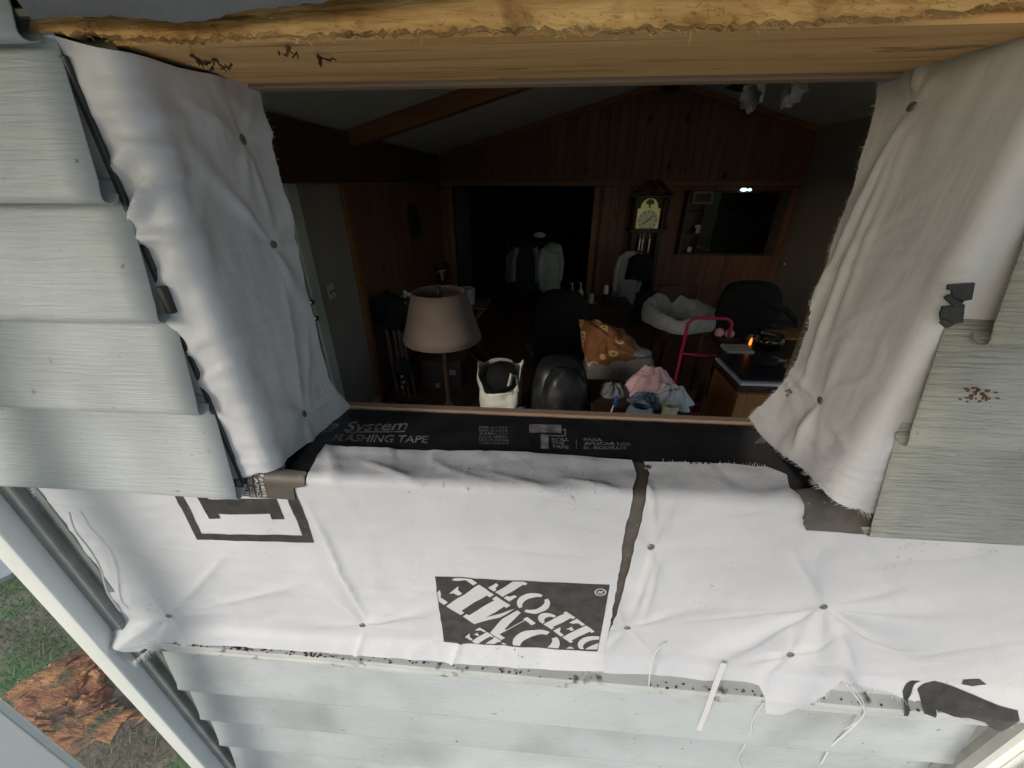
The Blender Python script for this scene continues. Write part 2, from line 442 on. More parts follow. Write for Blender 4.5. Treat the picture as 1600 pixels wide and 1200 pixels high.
def fibres(sheet, pts, outd, n, l0, l1, w, seed, droop=0.):
    """loose weave threads along a cut edge (pts in sheet coordinates, outd = outward 2-D direction)"""
    r = random.Random(seed); mb = MB()
    seg = [(a, b, math.hypot(b[0] - a[0], b[1] - a[1])) for a, b in zip(pts[:-1], pts[1:])]
    tot = sum(q[2] for q in seg)
    for _ in range(n):
        u = r.uniform(0, tot)
        for a, b, d in seg:
            if u <= d: break
            u -= d
        t = min(1, u / (d + 1e-9)); s0 = (a[0] + (b[0] - a[0]) * t, a[1] + (b[1] - a[1]) * t)
        ln = r.uniform(l0, l1); an = r.gauss(0, .35)
        dx = outd[0] * math.cos(an) - outd[1] * math.sin(an); dy = outd[0] * math.sin(an) + outd[1] * math.cos(an)
        p0 = sheet.pt(s0[0] - dx * .002, s0[1] - dy * .002, .0004)
        p1 = sheet.pt(s0[0] + dx * ln * .6, s0[1] + dy * ln * .6, r.uniform(.0003, .003))
        p2 = sheet.pt(s0[0] + dx * ln, s0[1] + dy * ln, r.uniform(.0003, .005)) + Vector((0, 0, -droop * ln))
        mb.tube([p0, p1, p2], [w, w * .8, w * .3], 3, cap=False)
    return mb

def nail_creases(nails, seed, amp=.003, L=.045, bias=None):
    """star-shaped puckers that run out from each nail"""
    r = random.Random(seed); data = []
    for i, (a, b) in enumerate(nails):
        k = r.randint(5, 8); an = []
        for j in range(k):
            base = 2 * math.pi * (j + r.uniform(-.3, .3)) / k
            if bias and r.random() < .5: base = r.choice(bias) + r.gauss(0, .2)
            an.append((base, r.uniform(.10, .26), r.uniform(.35, 1.), r.uniform(.6, 1.6)))
        data.append((a, b, an))
    def f(s, t):
        h = 0.
        for a, b, an in data:
            dx, dy = s - a, t - b; d = math.hypot(dx, dy)
            if d > .23: continue
            fo = max(0., min(1., (.23 - d) / .11)); fo = fo * fo * (3 - 2 * fo)
            th = math.atan2(dy, dx)
            for base, wd, w, l in an:
                q = (th - base + math.pi) % (2 * math.pi) - math.pi
                x = d / (L * l)
                h += fo * amp * w * x * math.exp(1 - x) * math.exp(-(q / wd) ** 2)
            h -= .0012 * math.exp(-(d / .02) ** 2)
        return h
    return f
def crease(s, t, sd):
    """thin sharp fold lines wandering over a sheet"""
    h = 0.
    for sc, k, am, ax, ay in ((5.5, 11, .0022, 1., .55), (9., 9, .0015, .5, 1.), (17., 7, .0008, 1., .8)):
        n = mnoise.noise(Vector((s * sc * ax + t * .6 * sc, t * sc * ay - s * .3 * sc, sd + sc))); m = mnoise.noise(Vector((s * 4, t * 4, sd + 50)))
        h += am * max(0., 1 - k * abs(n)) * max(0., .5 + m)
    return h
def n2(x, y, sc, sd=0.): return mnoise.noise(Vector((x * sc, y * sc, sd)))
def ridge(s, t, a, b, w, amp):
    """a straight crease from a to b"""
    dx, dy = b[0] - a[0], b[1] - a[1]; l2 = dx * dx + dy * dy
    u = max(0., min(1., ((s - a[0]) * dx + (t - a[1]) * dy) / l2))
    d = math.hypot(s - a[0] - dx * u, t - a[1] - dy * u)
    return amp * math.exp(-d / (w * .8)) * math.sin(math.pi * min(1, max(0, u * .9 + .05)))

def text_tris(body, size=1., shear=0., bold=0., align='LEFT', spacing=1.):
    cu = bpy.data.curves.new("lettering", 'FONT'); cu.body = body; cu.size = size; cu.shear = shear; cu.offset = bold
    cu.align_x = align; cu.space_character = spacing; cu.resolution_u = 4; cu.fill_mode = 'FRONT'
    o = bpy.data.objects.new("lettering", cu); COL.objects.link(o)
    bpy.context.view_layer.update()
    me = bpy.data.meshes.new_from_object(o.evaluated_get(bpy.context.evaluated_depsgraph_get()))
    me.calc_loop_triangles()
    tr = [[(me.vertices[i].co.x, me.vertices[i].co.y) for i in t.vertices] for t in me.loop_triangles]
    bpy.data.objects.remove(o); bpy.data.curves.remove(cu); bpy.data.meshes.remove(me)
    return tr

# ------------------------------------------------------------------ the house wall and its opening
D = .35                                    # outer face of the wall
XL, XR = -.3255, .341                      # jambs of the opening
ZS, ZH = CAMZ - .326, CAMZ + .0925         # sill and header
YI = .515                                  # inner face of the wall
GZ = -.63                                  # ground outside
Z = lambda d: CAMZ + d

ground = MB()
ground.grid(lambda u, v: Vector(((u - .5) * 1600, (v - .5) * 1600, GZ)), 41, 41)
LAWN = mat("lawn_ground", (.16, .125, .09), (.10, .18, .065), rough=.9, scale=1.6, detail=8, lo=.42, hi=.58, c3=(.25, .20, .15), s3=3.1, lo3=.48, hi3=.66, bump=.8, bscale=30, bdist=.02)
struct(ground, "ground", LAWN)
pt_ = MB(); pt_.box(-.69, 7.5, -6.0, .33, GZ - .1, GZ + .05, .01)  # unseen pale slab, added to bounce light up to the header
struct(pt_, "bounce_slab", mat("bounce_concrete", (.58, .57, .54), (.68, .66, .63), rough=.85, scale=4, bump=.2, bscale=60))
pr = MB(); pr.box(-1.4, 1.06, -1.3, .355, CAMZ + .50, CAMZ + .57)  # unseen ceiling, sized to keep sky light off the sill and wall
struct(pr, "unseen_porch_ceiling", mat("unseen_porch_soffit", (.55, .55, .53), rough=.7))

wall = thing("house_wall", "house wall stripped around a raw window opening, with grey lap siding at its sides", "house wall", (0, .42, GZ))
core = MB()
def col(x0, x1, zs):
    for a, b in zs: core.box(x0, x1, .356, YI, a, b)
ZTOP = 3.75
W2 = (1.15, 3.50, .65, 2.18)               # unseen second window at the right, added to light the room
col(-.745, XL - .006, [(GZ, ZTOP)])
CL = (.45, 2.75, 2.70, 2.98)                # unseen clerestory above the porch roof, added to light the room
col(XL - .006, XR + .006, [(GZ, ZS - .006), (ZH + .042, ZTOP)])
col(XR + .006, CL[0], [(GZ, ZTOP)])
col(CL[0], W2[0], [(GZ, CL[2]), (CL[3], ZTOP)])
col(W2[0], CL[1], [(GZ, W2[2]), (W2[3], CL[2]), (CL[3], ZTOP)])
col(CL[1], W2[1], [(GZ, W2[2]), (W2[3], ZTOP)])
col(W2[1], 4.4, [(GZ, ZTOP)])
core.build("sheathing", SHEATH, wall)
# header board and the torn edge of the plywood in front of it
hd = MB(); hd.box(XL - .005, XR + .005, .3525, .482, ZH, ZH + .0415, .002)
header = hd.build("window_header", PINE, wall)
ply = MB()
lowpx = [(60, 66), (150, 62), (240, 70), (300, 71), (380, 66), (500, 63), (620, 60), (740, 57), (860, 56), (980, 54), (1100, 51), (1240, 46), (1400, 38), (1560, 20), (1700, 12)]
low = [(onY(a, b, .345).x, onY(a, b, .345).z) for a, b in lowpx]
top = [(XR + .10, ZH + .035), (-.36, ZH + .035)]
rp = random.Random(3)
lowj = jag(low, .004, .0018, 5)
ply.prism([(x, z + .003) for x, z in lowj] + top, 'Y', .3405, .3515)
plywood = ply.build("plywood_edge", PINEX, wall)
sp = MB()
for i in range(1000):
    k = rp.randrange(len(lowj)); x, z = lowj[k]; x += rp.uniform(-.004, .004)
    if x < -.345: continue
    up = rp.random() < .45
    z0 = z + (rp.uniform(.002, .012) if up else rp.uniform(.001, .006)); y0 = .3400 if up else rp.uniform(.3395, .350)
    ln = rp.uniform(.0012, .0058) * (1.6 if rp.random() < .1 else 1); an = rp.choice((-1, 1, 1)) * rp.gauss(.95, .45)
    d = Vector((math.sin(an), -rp.uniform(.05, .7), -math.cos(an) * (.9 if not up else .5))).normalized() * ln
    p = Vector((x, y0, z0)); sp.tube([p, p + d * .5 + Vector((0, 0, rp.uniform(-.001, .001))), p + d], [.00035, .0003, .00006], 3, cap=False)
sp.build("wood_splinters", PINEX, plywood, kind='stuff')
# interior trim edges seen through the opening
tr = MB(); tr.box(XL - .004, XR + .004, .4835, .502, ZH - .0035, ZH + .012, .0015); tr.build("head_trim", TRIMW, wall)
tr = MB(); tr.box(XL - .004, XR + .004, .5165, .532, ZS - .03, ZS + .0035, .0015); tr.build("sill_trim", TRIMW, wall)

# lap siding: every course is a panel of its own
def course(x0, x1, zt, zb, m, cut=0., off=.006, seed=0, n=None):
    """one course, its face leaning out to a rounded lip; cut tilts the sawn right or left end"""
    prof = [(off + .0005, zt + .014), (off + .001, zt), (off + .0035, zt - .014), (off + .0160, zb + .014), (off + .0190, zb + .0035), (off + .0192, zb), (off + .0175, zb - .0025), (off + .013, zb - .0035), (off + .006, zb - .0012), (off + .004, zb + .004)]
    nx = max(6, int((x1 - x0) / .03)); mb = MB()
    def fn(u, v):
        k = v * (len(prof) - 1); i = min(int(k), len(prof) - 2); t = k - i
        o = prof[i][0] * (1 - t) + prof[i + 1][0] * t; z = prof[i][1] * (1 - t) + prof[i + 1][1] * t
        x = x0 + (x1 - x0) * u
        o += .0016 * n2(x, z, 5, seed) * max(0, min(1, (zt - z) / .03)) if z < zt else 0
        z += .0012 * n2(x, 0, 6, seed + 3)
        e = (zt - z) / (zt - zb)
        if cut > 0 and u > .999: x += cut * (e - .5)
        if cut < 0 and u < .001: x += -cut * (e - .5)
        return Vector((x, D - o, z))
    mb.grid(fn, nx, len(prof))
    o = mb.build("siding_panel", m, wall, smooth=40, fixn=False)
    so = o.modifiers.new("thickness", 'SOLIDIFY'); so.thickness = .0013; so.offset = 0
    return o
LAPS = [Z(.405), Z(.30), Z(.198), Z(.093), Z(-.012), Z(-.1165), Z(-.2205), Z(-.342)]
lc = [-.372, -.37, -.372, -.3645, -.3625, -.3635, -.3625]
for i in range(7):
    course(-.70, lc[i], LAPS[i], LAPS[i + 1], SIDE, 0, seed=i)
rc = [.44, .40, .375, .366, .366, .350, .362]
for i in range(7):
    course(rc[i], .735, LAPS[i], LAPS[i + 1], SIDEW, -.004 if i < 6 else -.012, seed=20 + i)
LOW = [Z(-.712), Z(-.845), Z(-.962), Z(-1.078), Z(-1.195), Z(-1.312), Z(-1.43), Z(-1.55)]
for i in range(7):
    course(-.655 - .002 * i, .70 - .006 * (i > 0), LOW[i], LOW[i + 1], SIDE, 0, seed=40 + i)
# channel that caps the lower siding
jc = MB()
prof = [(.004, Z(-.668)), (.006, Z(-.690)), (.0235, Z(-.6935)), (.0250, Z(-.6965)), (.0245, Z(-.7005)), (.0215, Z(-.702)), (.0215, Z(-.709)), (.024, Z(-.711)), (.0238, Z(-.7165)), (.020, Z(-.7185)), (.012, Z(-.718))]
def jfn(u, v):
    k = v * (len(prof) - 1); i = min(int(k), len(prof) - 2); t = k - i; x = -.658 + u * 1.38
    o = prof[i][0] * (1 - t) + prof[i + 1][0] * t; z = prof[i][1] * (1 - t) + prof[i + 1][1] * t
    return Vector((x, D - o - .0010 * n2(x, 0, 7), z + .0022 * n2(x, 1, 5) - .004 * (x - .0) * 1.0))
jc.grid(jfn, 60, len(prof))
j = jc.build("siding_channel", TRIMV, wall, smooth=35, fixn=False)
so = j.modifiers.new("thickness", 'SOLIDIFY'); so.thickness = .0012; so.offset = 0
# dirt caught in the channel
dr = MB(); rd = random.Random(9)
for i in range(260):
    x = rd.uniform(-.64, .65) if rd.random() < .45 else rd.gauss(-.57 + rd.choice((0, .1, .22)), .02)
    if not -.65 < x < .7: continue
    dr.blob((x, D - .016 - rd.random() * .008, Z(-.6925) - .004 * x + rd.random() * .001), rd.uniform(.0008, .003), rd.uniform(.0006, .0018), rd.uniform(.0005, .0014), .4, 2, i, 6, 4)
dr.build("channel_dirt", BARKY, j, kind='stuff')
# exposed nailing hems by the cut ends
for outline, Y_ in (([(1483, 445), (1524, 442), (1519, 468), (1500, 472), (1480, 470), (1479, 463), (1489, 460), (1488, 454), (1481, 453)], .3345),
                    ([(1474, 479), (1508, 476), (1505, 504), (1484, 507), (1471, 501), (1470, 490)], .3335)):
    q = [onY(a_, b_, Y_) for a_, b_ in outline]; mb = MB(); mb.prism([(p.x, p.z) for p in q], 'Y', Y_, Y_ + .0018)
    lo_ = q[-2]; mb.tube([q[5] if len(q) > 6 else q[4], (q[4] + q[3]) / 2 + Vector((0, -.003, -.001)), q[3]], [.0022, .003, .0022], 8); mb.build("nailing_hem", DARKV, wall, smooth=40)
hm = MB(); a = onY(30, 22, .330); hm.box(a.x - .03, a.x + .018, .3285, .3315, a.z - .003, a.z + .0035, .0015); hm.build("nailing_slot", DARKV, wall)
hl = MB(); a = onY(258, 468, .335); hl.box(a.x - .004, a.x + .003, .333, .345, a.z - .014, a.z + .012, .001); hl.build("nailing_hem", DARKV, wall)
# rusty droppings on the weathered course at the right
ds = MB(); rd2 = random.Random(29)
for i in range(34):
    p = onY(1530 + rd2.gauss(0, 13), 620 + rd2.gauss(0, 8), .3325)
    ds.blob((p.x, .3330 - .00, p.z), rd2.uniform(.0008, .0022), .0012, rd2.uniform(.0006, .0016), .4, 2, i, 7, 5)
ds.build("rust_specks", mat("rust_speck", (.10, .055, .03), (.17, .09, .05), rough=.9, scale=90), wall, kind='stuff')
gp = MB(); gp.box(-.3668, -.3612, .3405, .3440, Z(-.335), Z(.085), .0008); gp.build("gap_shade_strip", DARKV, wall)  # dark strip painted as the shade between siding ends and wrap
# corner channels at both ends of the wall
for xs, sg in ((-.70, 1), (.745, -1)):
    ch = MB(); ch.box(xs - .012, xs + .012, .333, .3555, GZ, ZTOP - .4, .002); ch.box(xs + sg * .012, xs + sg * .030, .344, .3552, GZ, ZTOP - .4, .001)
    ch.build("corner_channel", mat("corner_channel_vinyl_%d" % (sg > 0), (.16, .17, .165), (.24, .25, .24), rough=.55, scale=15), wall)

# ------------------------------------------------------------------ sheets of house wrap
RR = .0065; Q = RR * math.pi / 4
def lap(x, v):
    """wall face below, rolled over onto the sill"""
    if v > Q: return Vector((x, D + RR + (v - Q), ZS)), Vector((0, 0, 1))
    if v < -Q: return Vector((x, D, ZS - RR + (v + Q))), Vector((0, -1, 0))
    a = (v + Q) / (2 * Q) * math.pi / 2
    n = Vector((0, -math.cos(a), math.sin(a)))
    return Vector((x, D + RR, ZS - RR)) + n * RR, n
def lw(px, py): p = onY(px, py, D); return (p.x, p.z - (ZS - RR) - Q)
def lf(px, py): p = onY(px, py, .331); return (p.x, p.z - (ZS - RR) - Q)
def ls(px, py): p = onZ(px, py, ZS); return (p.x, p.y - (D + RR) + Q)
def jamb(X, sg):
    def f(s, z):
        q = .007 * math.pi / 4; r = .007
        if s > q: return Vector((X, D + r + (s - q), z)), Vector((sg, 0, 0))
        if s < -q: return Vector((X - sg * (r - (s + q)), D, z)), Vector((0, -1, 0))
        a = (s + q) / (2 * q) * math.pi / 2; n = Vector((sg * math.sin(a), -math.cos(a), 0))
        return Vector((X - sg * r, D + r, z)) + n * r, n
    def w(px, py): p = onY(px, py, D); return (sg * (p.x - X) + .007 - .007 * math.pi / 4, p.z)
    def jx(px, py): p = onX(px, py, X); return (p.y - D - .007 + .007 * math.pi / 4, p.z)
    return f, w, jx
def sst(a, b, x): t = max(0, min(1, (x - a) / (b - a))); return t * t * (3 - 2 * t)

nail_proto = None
def nails(sheet, pos, parent, r=.0052):
    global nail_proto
    for s, t in pos:
        p, n = sheet.place(s, t); c = sheet.pt(s, t)
        if nail_proto is None:
            mb = MB(); mb.lathe((0, 0, 0), [(0, -.0012), (.0042, -.0010), (.0052, -.0004), (.0052, .0003), (.0046, .0009), (0, .0013)], 16)
            nail_proto = mb.build("nail_head", NAIL, None, smooth=30)
            o = nail_proto; org = Vector((0, 0, 0)); q = parent
            while q is not None: org += Vector(q.location); q = q.parent
            o.parent = parent; o.location = c + n * .0008 - org
        else: o = share(nail_proto, "nail_head", parent, c + n * .0008)
        k = R.uniform(.9, 1.15); o.scale = (k, k * R.uniform(.85, 1), 1)
        o.rotation_euler = (n + Vector((R.uniform(-.2, .2), R.uniform(-.2, .2), R.uniform(-.2, .2)))).to_track_quat('Z', 'Y').to_euler()

def flare(x, v):
    """the sheet bends out over the channel near its foot"""
    z = v + ZS - RR + Q
    zf = Z(-.655 - .02 * max(0, (-.25 - x)))
    d = zf - z
    return 0 if d <= -.008 else .48 * (d + .008 if d < .035 else .043) * sst(-.008, .012, d)

# --- left lower sheet
LN = [lw(569, 971), lw(268, 957)]
lcr = nail_creases(LN, 4, .0048, .05, bias=(2.3, 1.9, .2, 3.3))
LRD = [(lw(575, 960), lw(478, 775), .006, .0035), (lw(975, 800), lw(760, 745), .006, .003), (lw(975, 835), lw(800, 790), .007, .0028), (lw(972, 870), lw(700, 842), .010, .002),
       (lw(985, 775), lw(880, 752), .004, .0025), (ls(560, 722), lw(700, 775), .006, .0022), (lw(275, 950), lw(360, 860), .009, .0030), (lw(280, 955), lw(480, 905), .012, .003), (lw(255, 960), lw(205, 985), .006, .005),
       (lw(480, 860), lw(640, 930), .012, .0025), (lw(700, 1030), lw(730, 985), .005, .003), (lw(560, 1020), lw(572, 980), .004, .003)]
def lrel(s, t):
    h = .0035 * (n2(s, t, 7, 1) + .6) + .0010 * n2(s, t * 1.8, 24, 2) + .0004 * n2(s * .4, t, 90, 5) + .0009 * abs(n2(s * .6 + t * .8, t, 16, 8))
    h += lcr(s, t) + flare(s, t) + crease(s, t, 1.)
    for a, b, w, am in LRD: h += ridge(s, t, a, b, w * .8, am * 1.5)
    if t > 0: h += .0016 * abs(n2(s, t, 22, 4)) + .002 * sst(.035, .06, t)
    return max(0, h)
left_low = Sheet(lap, lrel)
ledge = jag([lw(52, 738), lw(70, 785), lw(100, 835), lw(148, 900), lw(188, 955), lw(203, 985)], .004, .0010, 8)
lbot = [lf(222, 1012), lf(250, 1000)] + [lf(a, b) for a, b in ((300, 1004), (420, 1012), (560, 1022), (700, 1034), (860, 1046), (945, 1051))]
lright = jag([lw(950, 985), lw(958, 940), lw(968, 880), lw(976, 820), lw(990, 770), ls(994, 745), ls(986, 724)], .008, .0010, 9)
ltop = jag([ls(986, 724), ls(900, 717), ls(780, 711), ls(640, 707), ls(512, 704), ls(498, 716), ls(484, 742), lw(481, 754), lw(463, 757), lw(467, 778)], .009, .0007, 12)
lpoly = ledge + lbot + [lw(948, 1000)] + lright + ltop[1:] + [lw(430, 730), lw(300, 700), lw(52, 700)]
wl = thing("house_wrap_sheet", "white house wrap left of the dark seam, printed with a square black logo", "house wrap", (-.25, D, Z(-.69)))
left_low.mesh([lpoly], .0036).build("sheet", WRAP, wl, smooth=True)
fr = fibres(left_low, ledge, (-1, -.1), 260, .002, .010, .00028, 3, .3)
f2 = fibres(left_low, [lw(205, 992), lw(228, 1010), lw(262, 985)], (-.2, -1), 150, .003, .014, .0003, 5, .2); fr.add(f2.v, f2.f)
fr.build("frayed_edge", FRAY, wl, kind='stuff')
nails(left_low, LN, wl)

# print on the left sheet
def print_polys(sheet, polys, h, lift): return sheet.mesh(polys, h, lift)
# square logo, turned a quarter turn; cropped by the fold at the foot of the sheet
A, B_ = lw(681, 896), lw(952, 909); side = B_[0] - A[0]
ztop = (A[1] + B_[1]) / 2; skew = (B_[1] - A[1])
def lg(a, b): return (A[0] + side * a - .010 * (1 - b) * (a > .5) * 0, A[1] + skew * a - side * (1 - b))
bmin = 1 - (A[1] - lw(697, 997)[1]) / side
box = [lg(0, bmin), lg(1, bmin - .01), lg(1, 1), lg(0, 1)]
logo = print_polys(left_low, [box], .0036, .0006).build("printed_logo", PRINT, wl, smooth=True, label="black square printed logo, turned on its side")
def glyph(ch):
    """stencil slab letters in a unit-high cell: list of outlines, width"""
    def ring(cx, cy, ro, ri, a0, a1, n=9, ky=1.0, kx=1.0):
        o = [(cx + ro * kx * math.cos(a0 + (a1 - a0) * i / n), cy + ro * ky * math.sin(a0 + (a1 - a0) * i / n)) for i in range(n + 1)]
        i_ = [(cx + ri * .62 * kx * math.cos(a0 + (a1 - a0) * i / n), cy + ri * ky * math.sin(a0 + (a1 - a0) * i / n)) for i in range(n, -1, -1)]
        return o + i_
    if ch == 'H': return [[(0, 0), (.40, 0), (.40, .12), (.34, .12), (.34, .88), (.40, .88), (.40, 1), (0, 1), (0, .88), (.07, .88), (.07, .12), (0, .12)],
                          [(.52, 0), (.92, 0), (.92, .12), (.85, .12), (.85, .88), (.92, .88), (.92, 1), (.52, 1), (.52, .88), (.58, .88), (.58, .12), (.52, .12)], [(.37, .44), (.55, .44), (.55, .56), (.37, .56)]], .98
    if ch == 'O': return [ring(.40, .5, .5, .38, math.pi * .54, math.pi * 1.46, 10, 1, .82), ring(.50, .5, .5, .38, -math.pi * .46, math.pi * .46, 10, 1, .82)], .96
    if ch == 'M': return [[(0, 0), (.24, 0), (.24, .12), (.18, .12), (.18, .88), (.02, .88), (.02, 1), (.34, 1), (.52, .42), (.52, 0), (.42, 0), (.24, .66), (.2, .66), (.2, .12), (0, .12)],
                          [(.58, 0), (.58, .42), (.76, 1), (1.08, 1), (1.08, .88), (1.02, .88), (1.02, .12), (1.08, .12), (1.08, 0), (.70, 0), (.70, .12), (.76, .12), (.76, .66)]], 1.14
    if ch == 'E': return [[(0, 0), (.38, 0), (.38, 1), (0, 1), (0, .88), (.08, .88), (.08, .12), (0, .12)], [(.43, 0), (.80, 0), (.80, .32), (.70, .26), (.62, .12), (.43, .12)],
                          [(.43, 1), (.78, 1), (.78, .70), (.70, .76), (.62, .88), (.43, .88)], [(.43, .44), (.54, .44), (.60, .36), (.60, .64), (.54, .56), (.43, .56)]], .86
    if ch == 'D': return [[(0, 0), (.36, 0), (.36, 1), (0, 1), (0, .88), (.07, .88), (.07, .12), (0, .12)], ring(.40, .5, .5, .38, -math.pi * .5, math.pi * .5, 10, 1, .9)], .90
    if ch == 'P': return [[(0, 0), (.42, 0), (.42, .12), (.36, .12), (.36, 1), (0, 1), (0, .88), (.07, .88), (.07, .12), (0, .12)], ring(.40, .70, .30, .18, -math.pi * .5, math.pi * .5, 10, 1, 1.3)], .84
    return [[(.22, 0), (.62, 0), (.62, .12), (.57, .12), (.57, 1), (.27, 1), (.27, .12), (.22, .12)], [(0, 1), (.22, 1), (.22, .88), (.14, .84), (.10, .66), (0, .66)], [(.62, 1), (.84, 1), (.84, .66), (.74, .66), (.70, .84), (.62, .88)]], .9
def tri_fan(poly):
    from mathutils.geometry import tessellate_polygon
    return [[poly[i] for i in t] for t in tessellate_polygon([[Vector((x, y, 0)) for x, y in poly]])]
def line(word, tc, nc, height, length):
    """word centred at (tc, nc) in text axes: t runs up-left, n (letter up) runs down-left"""
    wsum = sum(glyph(c)[1] for c in word); k = length / wsum; x = tc - length / 2; letters = []
    for c in word:
        gl, w = glyph(c); out = []
        for poly in gl:
            for t3 in tri_fan(poly):
                q = []
                for gx, gy in t3:
                    t = x + gx * k; n = nc + (gy - .5) * height
                    q.append((-.7071 * t - .7071 * n, .7071 * t - .7071 * n))
                q = clip(clip(clip(q, 0, .005, False), 0, .995, True), 1, max(bmin + .012, 0), False)
                q = clip(q, 1, .995, True) if len(q) > 2 else q
                if len(q) >= 3: out.append([lg(a, b) for a, b in q])
        x += w * k
        if out: letters.append(out)
    return letters
words = line("HOME", .02, -.705, .30, 1.24) + line("DEPOT", -.01, -.975, .195, .92) + line("THE", .0, -.475, .145, .42)
pl = []
# registered mark
cx, cy = .955, .935
pl += [[lg(cx + .033 * math.cos(a), cy + .033 * math.sin(a)), lg(cx + .033 * math.cos(b), cy + .033 * math.sin(b)), lg(cx + .026 * math.cos(b), cy + .026 * math.sin(b)), lg(cx + .026 * math.cos(a), cy + .026 * math.sin(a))]
       for a, b in ((i * math.pi / 10, (i + 1) * math.pi / 10) for i in range(20))]
for t3 in text_tris("R", .045, 0, .001, 'CENTER'): pl.append([lg(cx + .016 - y, cy + x) for x, y in t3])
print_polys(left_low, pl, .0036, .0010).build("registered_mark", PRINTW, logo, smooth=True)
for w_ in words: print_polys(left_low, w_, .0036, .0010).build("letter", PRINTW, logo, smooth=True)
# framed block mark by the left corner
fp = [[(258, 735), (268, 754), (312, 839), (318, 830), (282, 755), (273, 735)], [(312, 839), (493, 844), (475, 833), (318, 830)], [(493, 844), (475, 833), (454, 784), (448, 757), (462, 757)],
      [(296, 744), (330, 807), (347, 807), (343, 800), (424, 800), (427, 809), (446, 809), (434, 776), (330, 776), (316, 744)], [(336, 752), (343, 769), (384, 769), (378, 752)]]
print_polys(left_low, [[lw(a, b) for a, b in p] for p in fp], .0036, .0007).build("printed_mark", PRINT, wl, smooth=True, label="dark framed block mark printed on the wrap")

# --- right lower sheet
RN = [ls(1010, 737), lw(1016, 850), lw(979, 975), lw(1280, 938), lw(1229, 1012)]
rcr = nail_creases(RN[1:3] + RN[4:], 14, .0034, .035)
rst = nail_creases([RN[3]], 33, .0105, .085, bias=(2.0, 3.3, -.6, -1.3))
RRD = [(lw(1018, 860), lw(985, 960), .005, .003), (lw(1030, 860), lw(1000, 975), .005, .002), (lw(1015, 740), lw(1022, 830), .004, .003), (lw(1250, 775), lw(1120, 800), .006, .003), (lw(1275, 935), lw(1090, 960), .010, .005),
       (lw(1285, 945), lw(1400, 1000), .014, .007), (lw(1275, 930), lw(1230, 850), .010, .0045), (lw(1290, 935), lw(1420, 900), .016, .003), (lw(1300, 960), lw(1330, 1040), .012, .004), (lw(1195, 1020), lw(1230, 1010), .006, .004),
       (lw(1330, 870), lw(1560, 850), .02, .004), (lw(1400, 1010), lw(1580, 990), .02, .004), (lw(1060, 900), lw(1200, 930), .012, .002)]
def rrel(s, t):
    h = .0050 * (n2(s, t, 5.5, 11) + .55) + .0011 * n2(s, t * 1.8, 22, 12) + .0004 * n2(s * .4, t, 90, 15) + .0010 * abs(n2(s * .6 + t * .8, t, 14, 18))
    h += crease(s, t, 7.) + rcr(s, t) + rst(s, t) + flare(s, t) * (1 + .5 * n2(s, 0, 14, 3))
    for a, b, w, am in RRD: h += ridge(s, t, a, b, w * .8, am * 1.4)
    if t > 0: h += .002 * abs(n2(s, t, 22, 14)) + .002 * sst(.03, .06, t)
    return max(0, h)
right_low = Sheet(lap, rrel, .0034)
rleft = jag([lf(943, 1051), lw(946, 1003), lw(950, 985), lw(975, 905), lw(996, 830), lw(1009, 775), ls(1014, 745), ls(1004, 729)], .010, .0012, 19)
rtop = [ls(1004, 729), ls(1060, 731), ls(1130, 735), ls(1195, 741), ls(1225, 752), lw(1249, 774), lw(1254, 785), lw(1248, 802), lw(1256, 812), lw(1300, 790), lw(1350, 780), lw(1600, 760)]
rend = .742
rbotpx = [(1560, 1118), (1543, 1112), (1502, 1100), (1418, 1092), (1385, 1085), (1318, 1075), (1252, 1094), (1218, 1104), (1192, 1104), (1190, 1078), (1185, 1070), (1130, 1064), (1040, 1057), (952, 1052)]
rbot = jag([lf(a, b) for a, b in rbotpx[:9]], .004, .0016, 21) + [lf(a, b) for a, b in rbotpx[9:]]
zt = lw(1600, 760)
rpoly = rleft + rtop[1:-1] + [(rend, zt[1]), (rend, lw(1580, 1100)[1])] + rbot
wr = thing("house_wrap_sheet", "white house wrap right of the dark seam, torn along its foot", "house wrap", (.35, D, Z(-.72)))
right_low.mesh([rpoly], .0036).build("sheet", WRAP, wr, smooth=True)
fr = fibres(right_low, rbot[34:75], (.1, -1), 120, .001, .007, .0002, 13, .1)
f2 = fibres(right_low, [ls(1030, 730), ls(1195, 741)], (0, 1), 22, .001, .003, .00025, 15); fr.add(f2.v, f2.f)
fr.build("frayed_edge", FRAY, wr, kind='stuff')
nails(right_low, RN, wr)
tp = [[(1418, 1079), (1422, 1062), (1452, 1054), (1497, 1067), (1543, 1079), (1566, 1083), (1560, 1096), (1535, 1109), (1514, 1100), (1518, 1096), (1439, 1077), (1435, 1085)],
      [(1387, 1081), (1397, 1062), (1418, 1054), (1431, 1054), (1402, 1067), (1393, 1083)], [(1495, 1060), (1497, 1053), (1522, 1051), (1533, 1060), (1512, 1063)]]
print_polys(right_low, [[lw(a, b) for a, b in p] for p in tp], .0036, .0008).build("printed_mark", PRINT, wr, smooth=True, label="broken dark print at the torn corner")
dash = [[(1040 + i * 9, 732 + i * .35), (1044 + i * 9, 732.2 + i * .35), (1044 + i * 9, 735 + i * .35), (1040 + i * 9, 734.8 + i * .35)] for i in range(6)]
print_polys(right_low, [[ls(1075 + a - 1040, b) for a, b in p] for p in dash[:4]], .0045, .0006).build("printed_dashes", PRINT, wr)

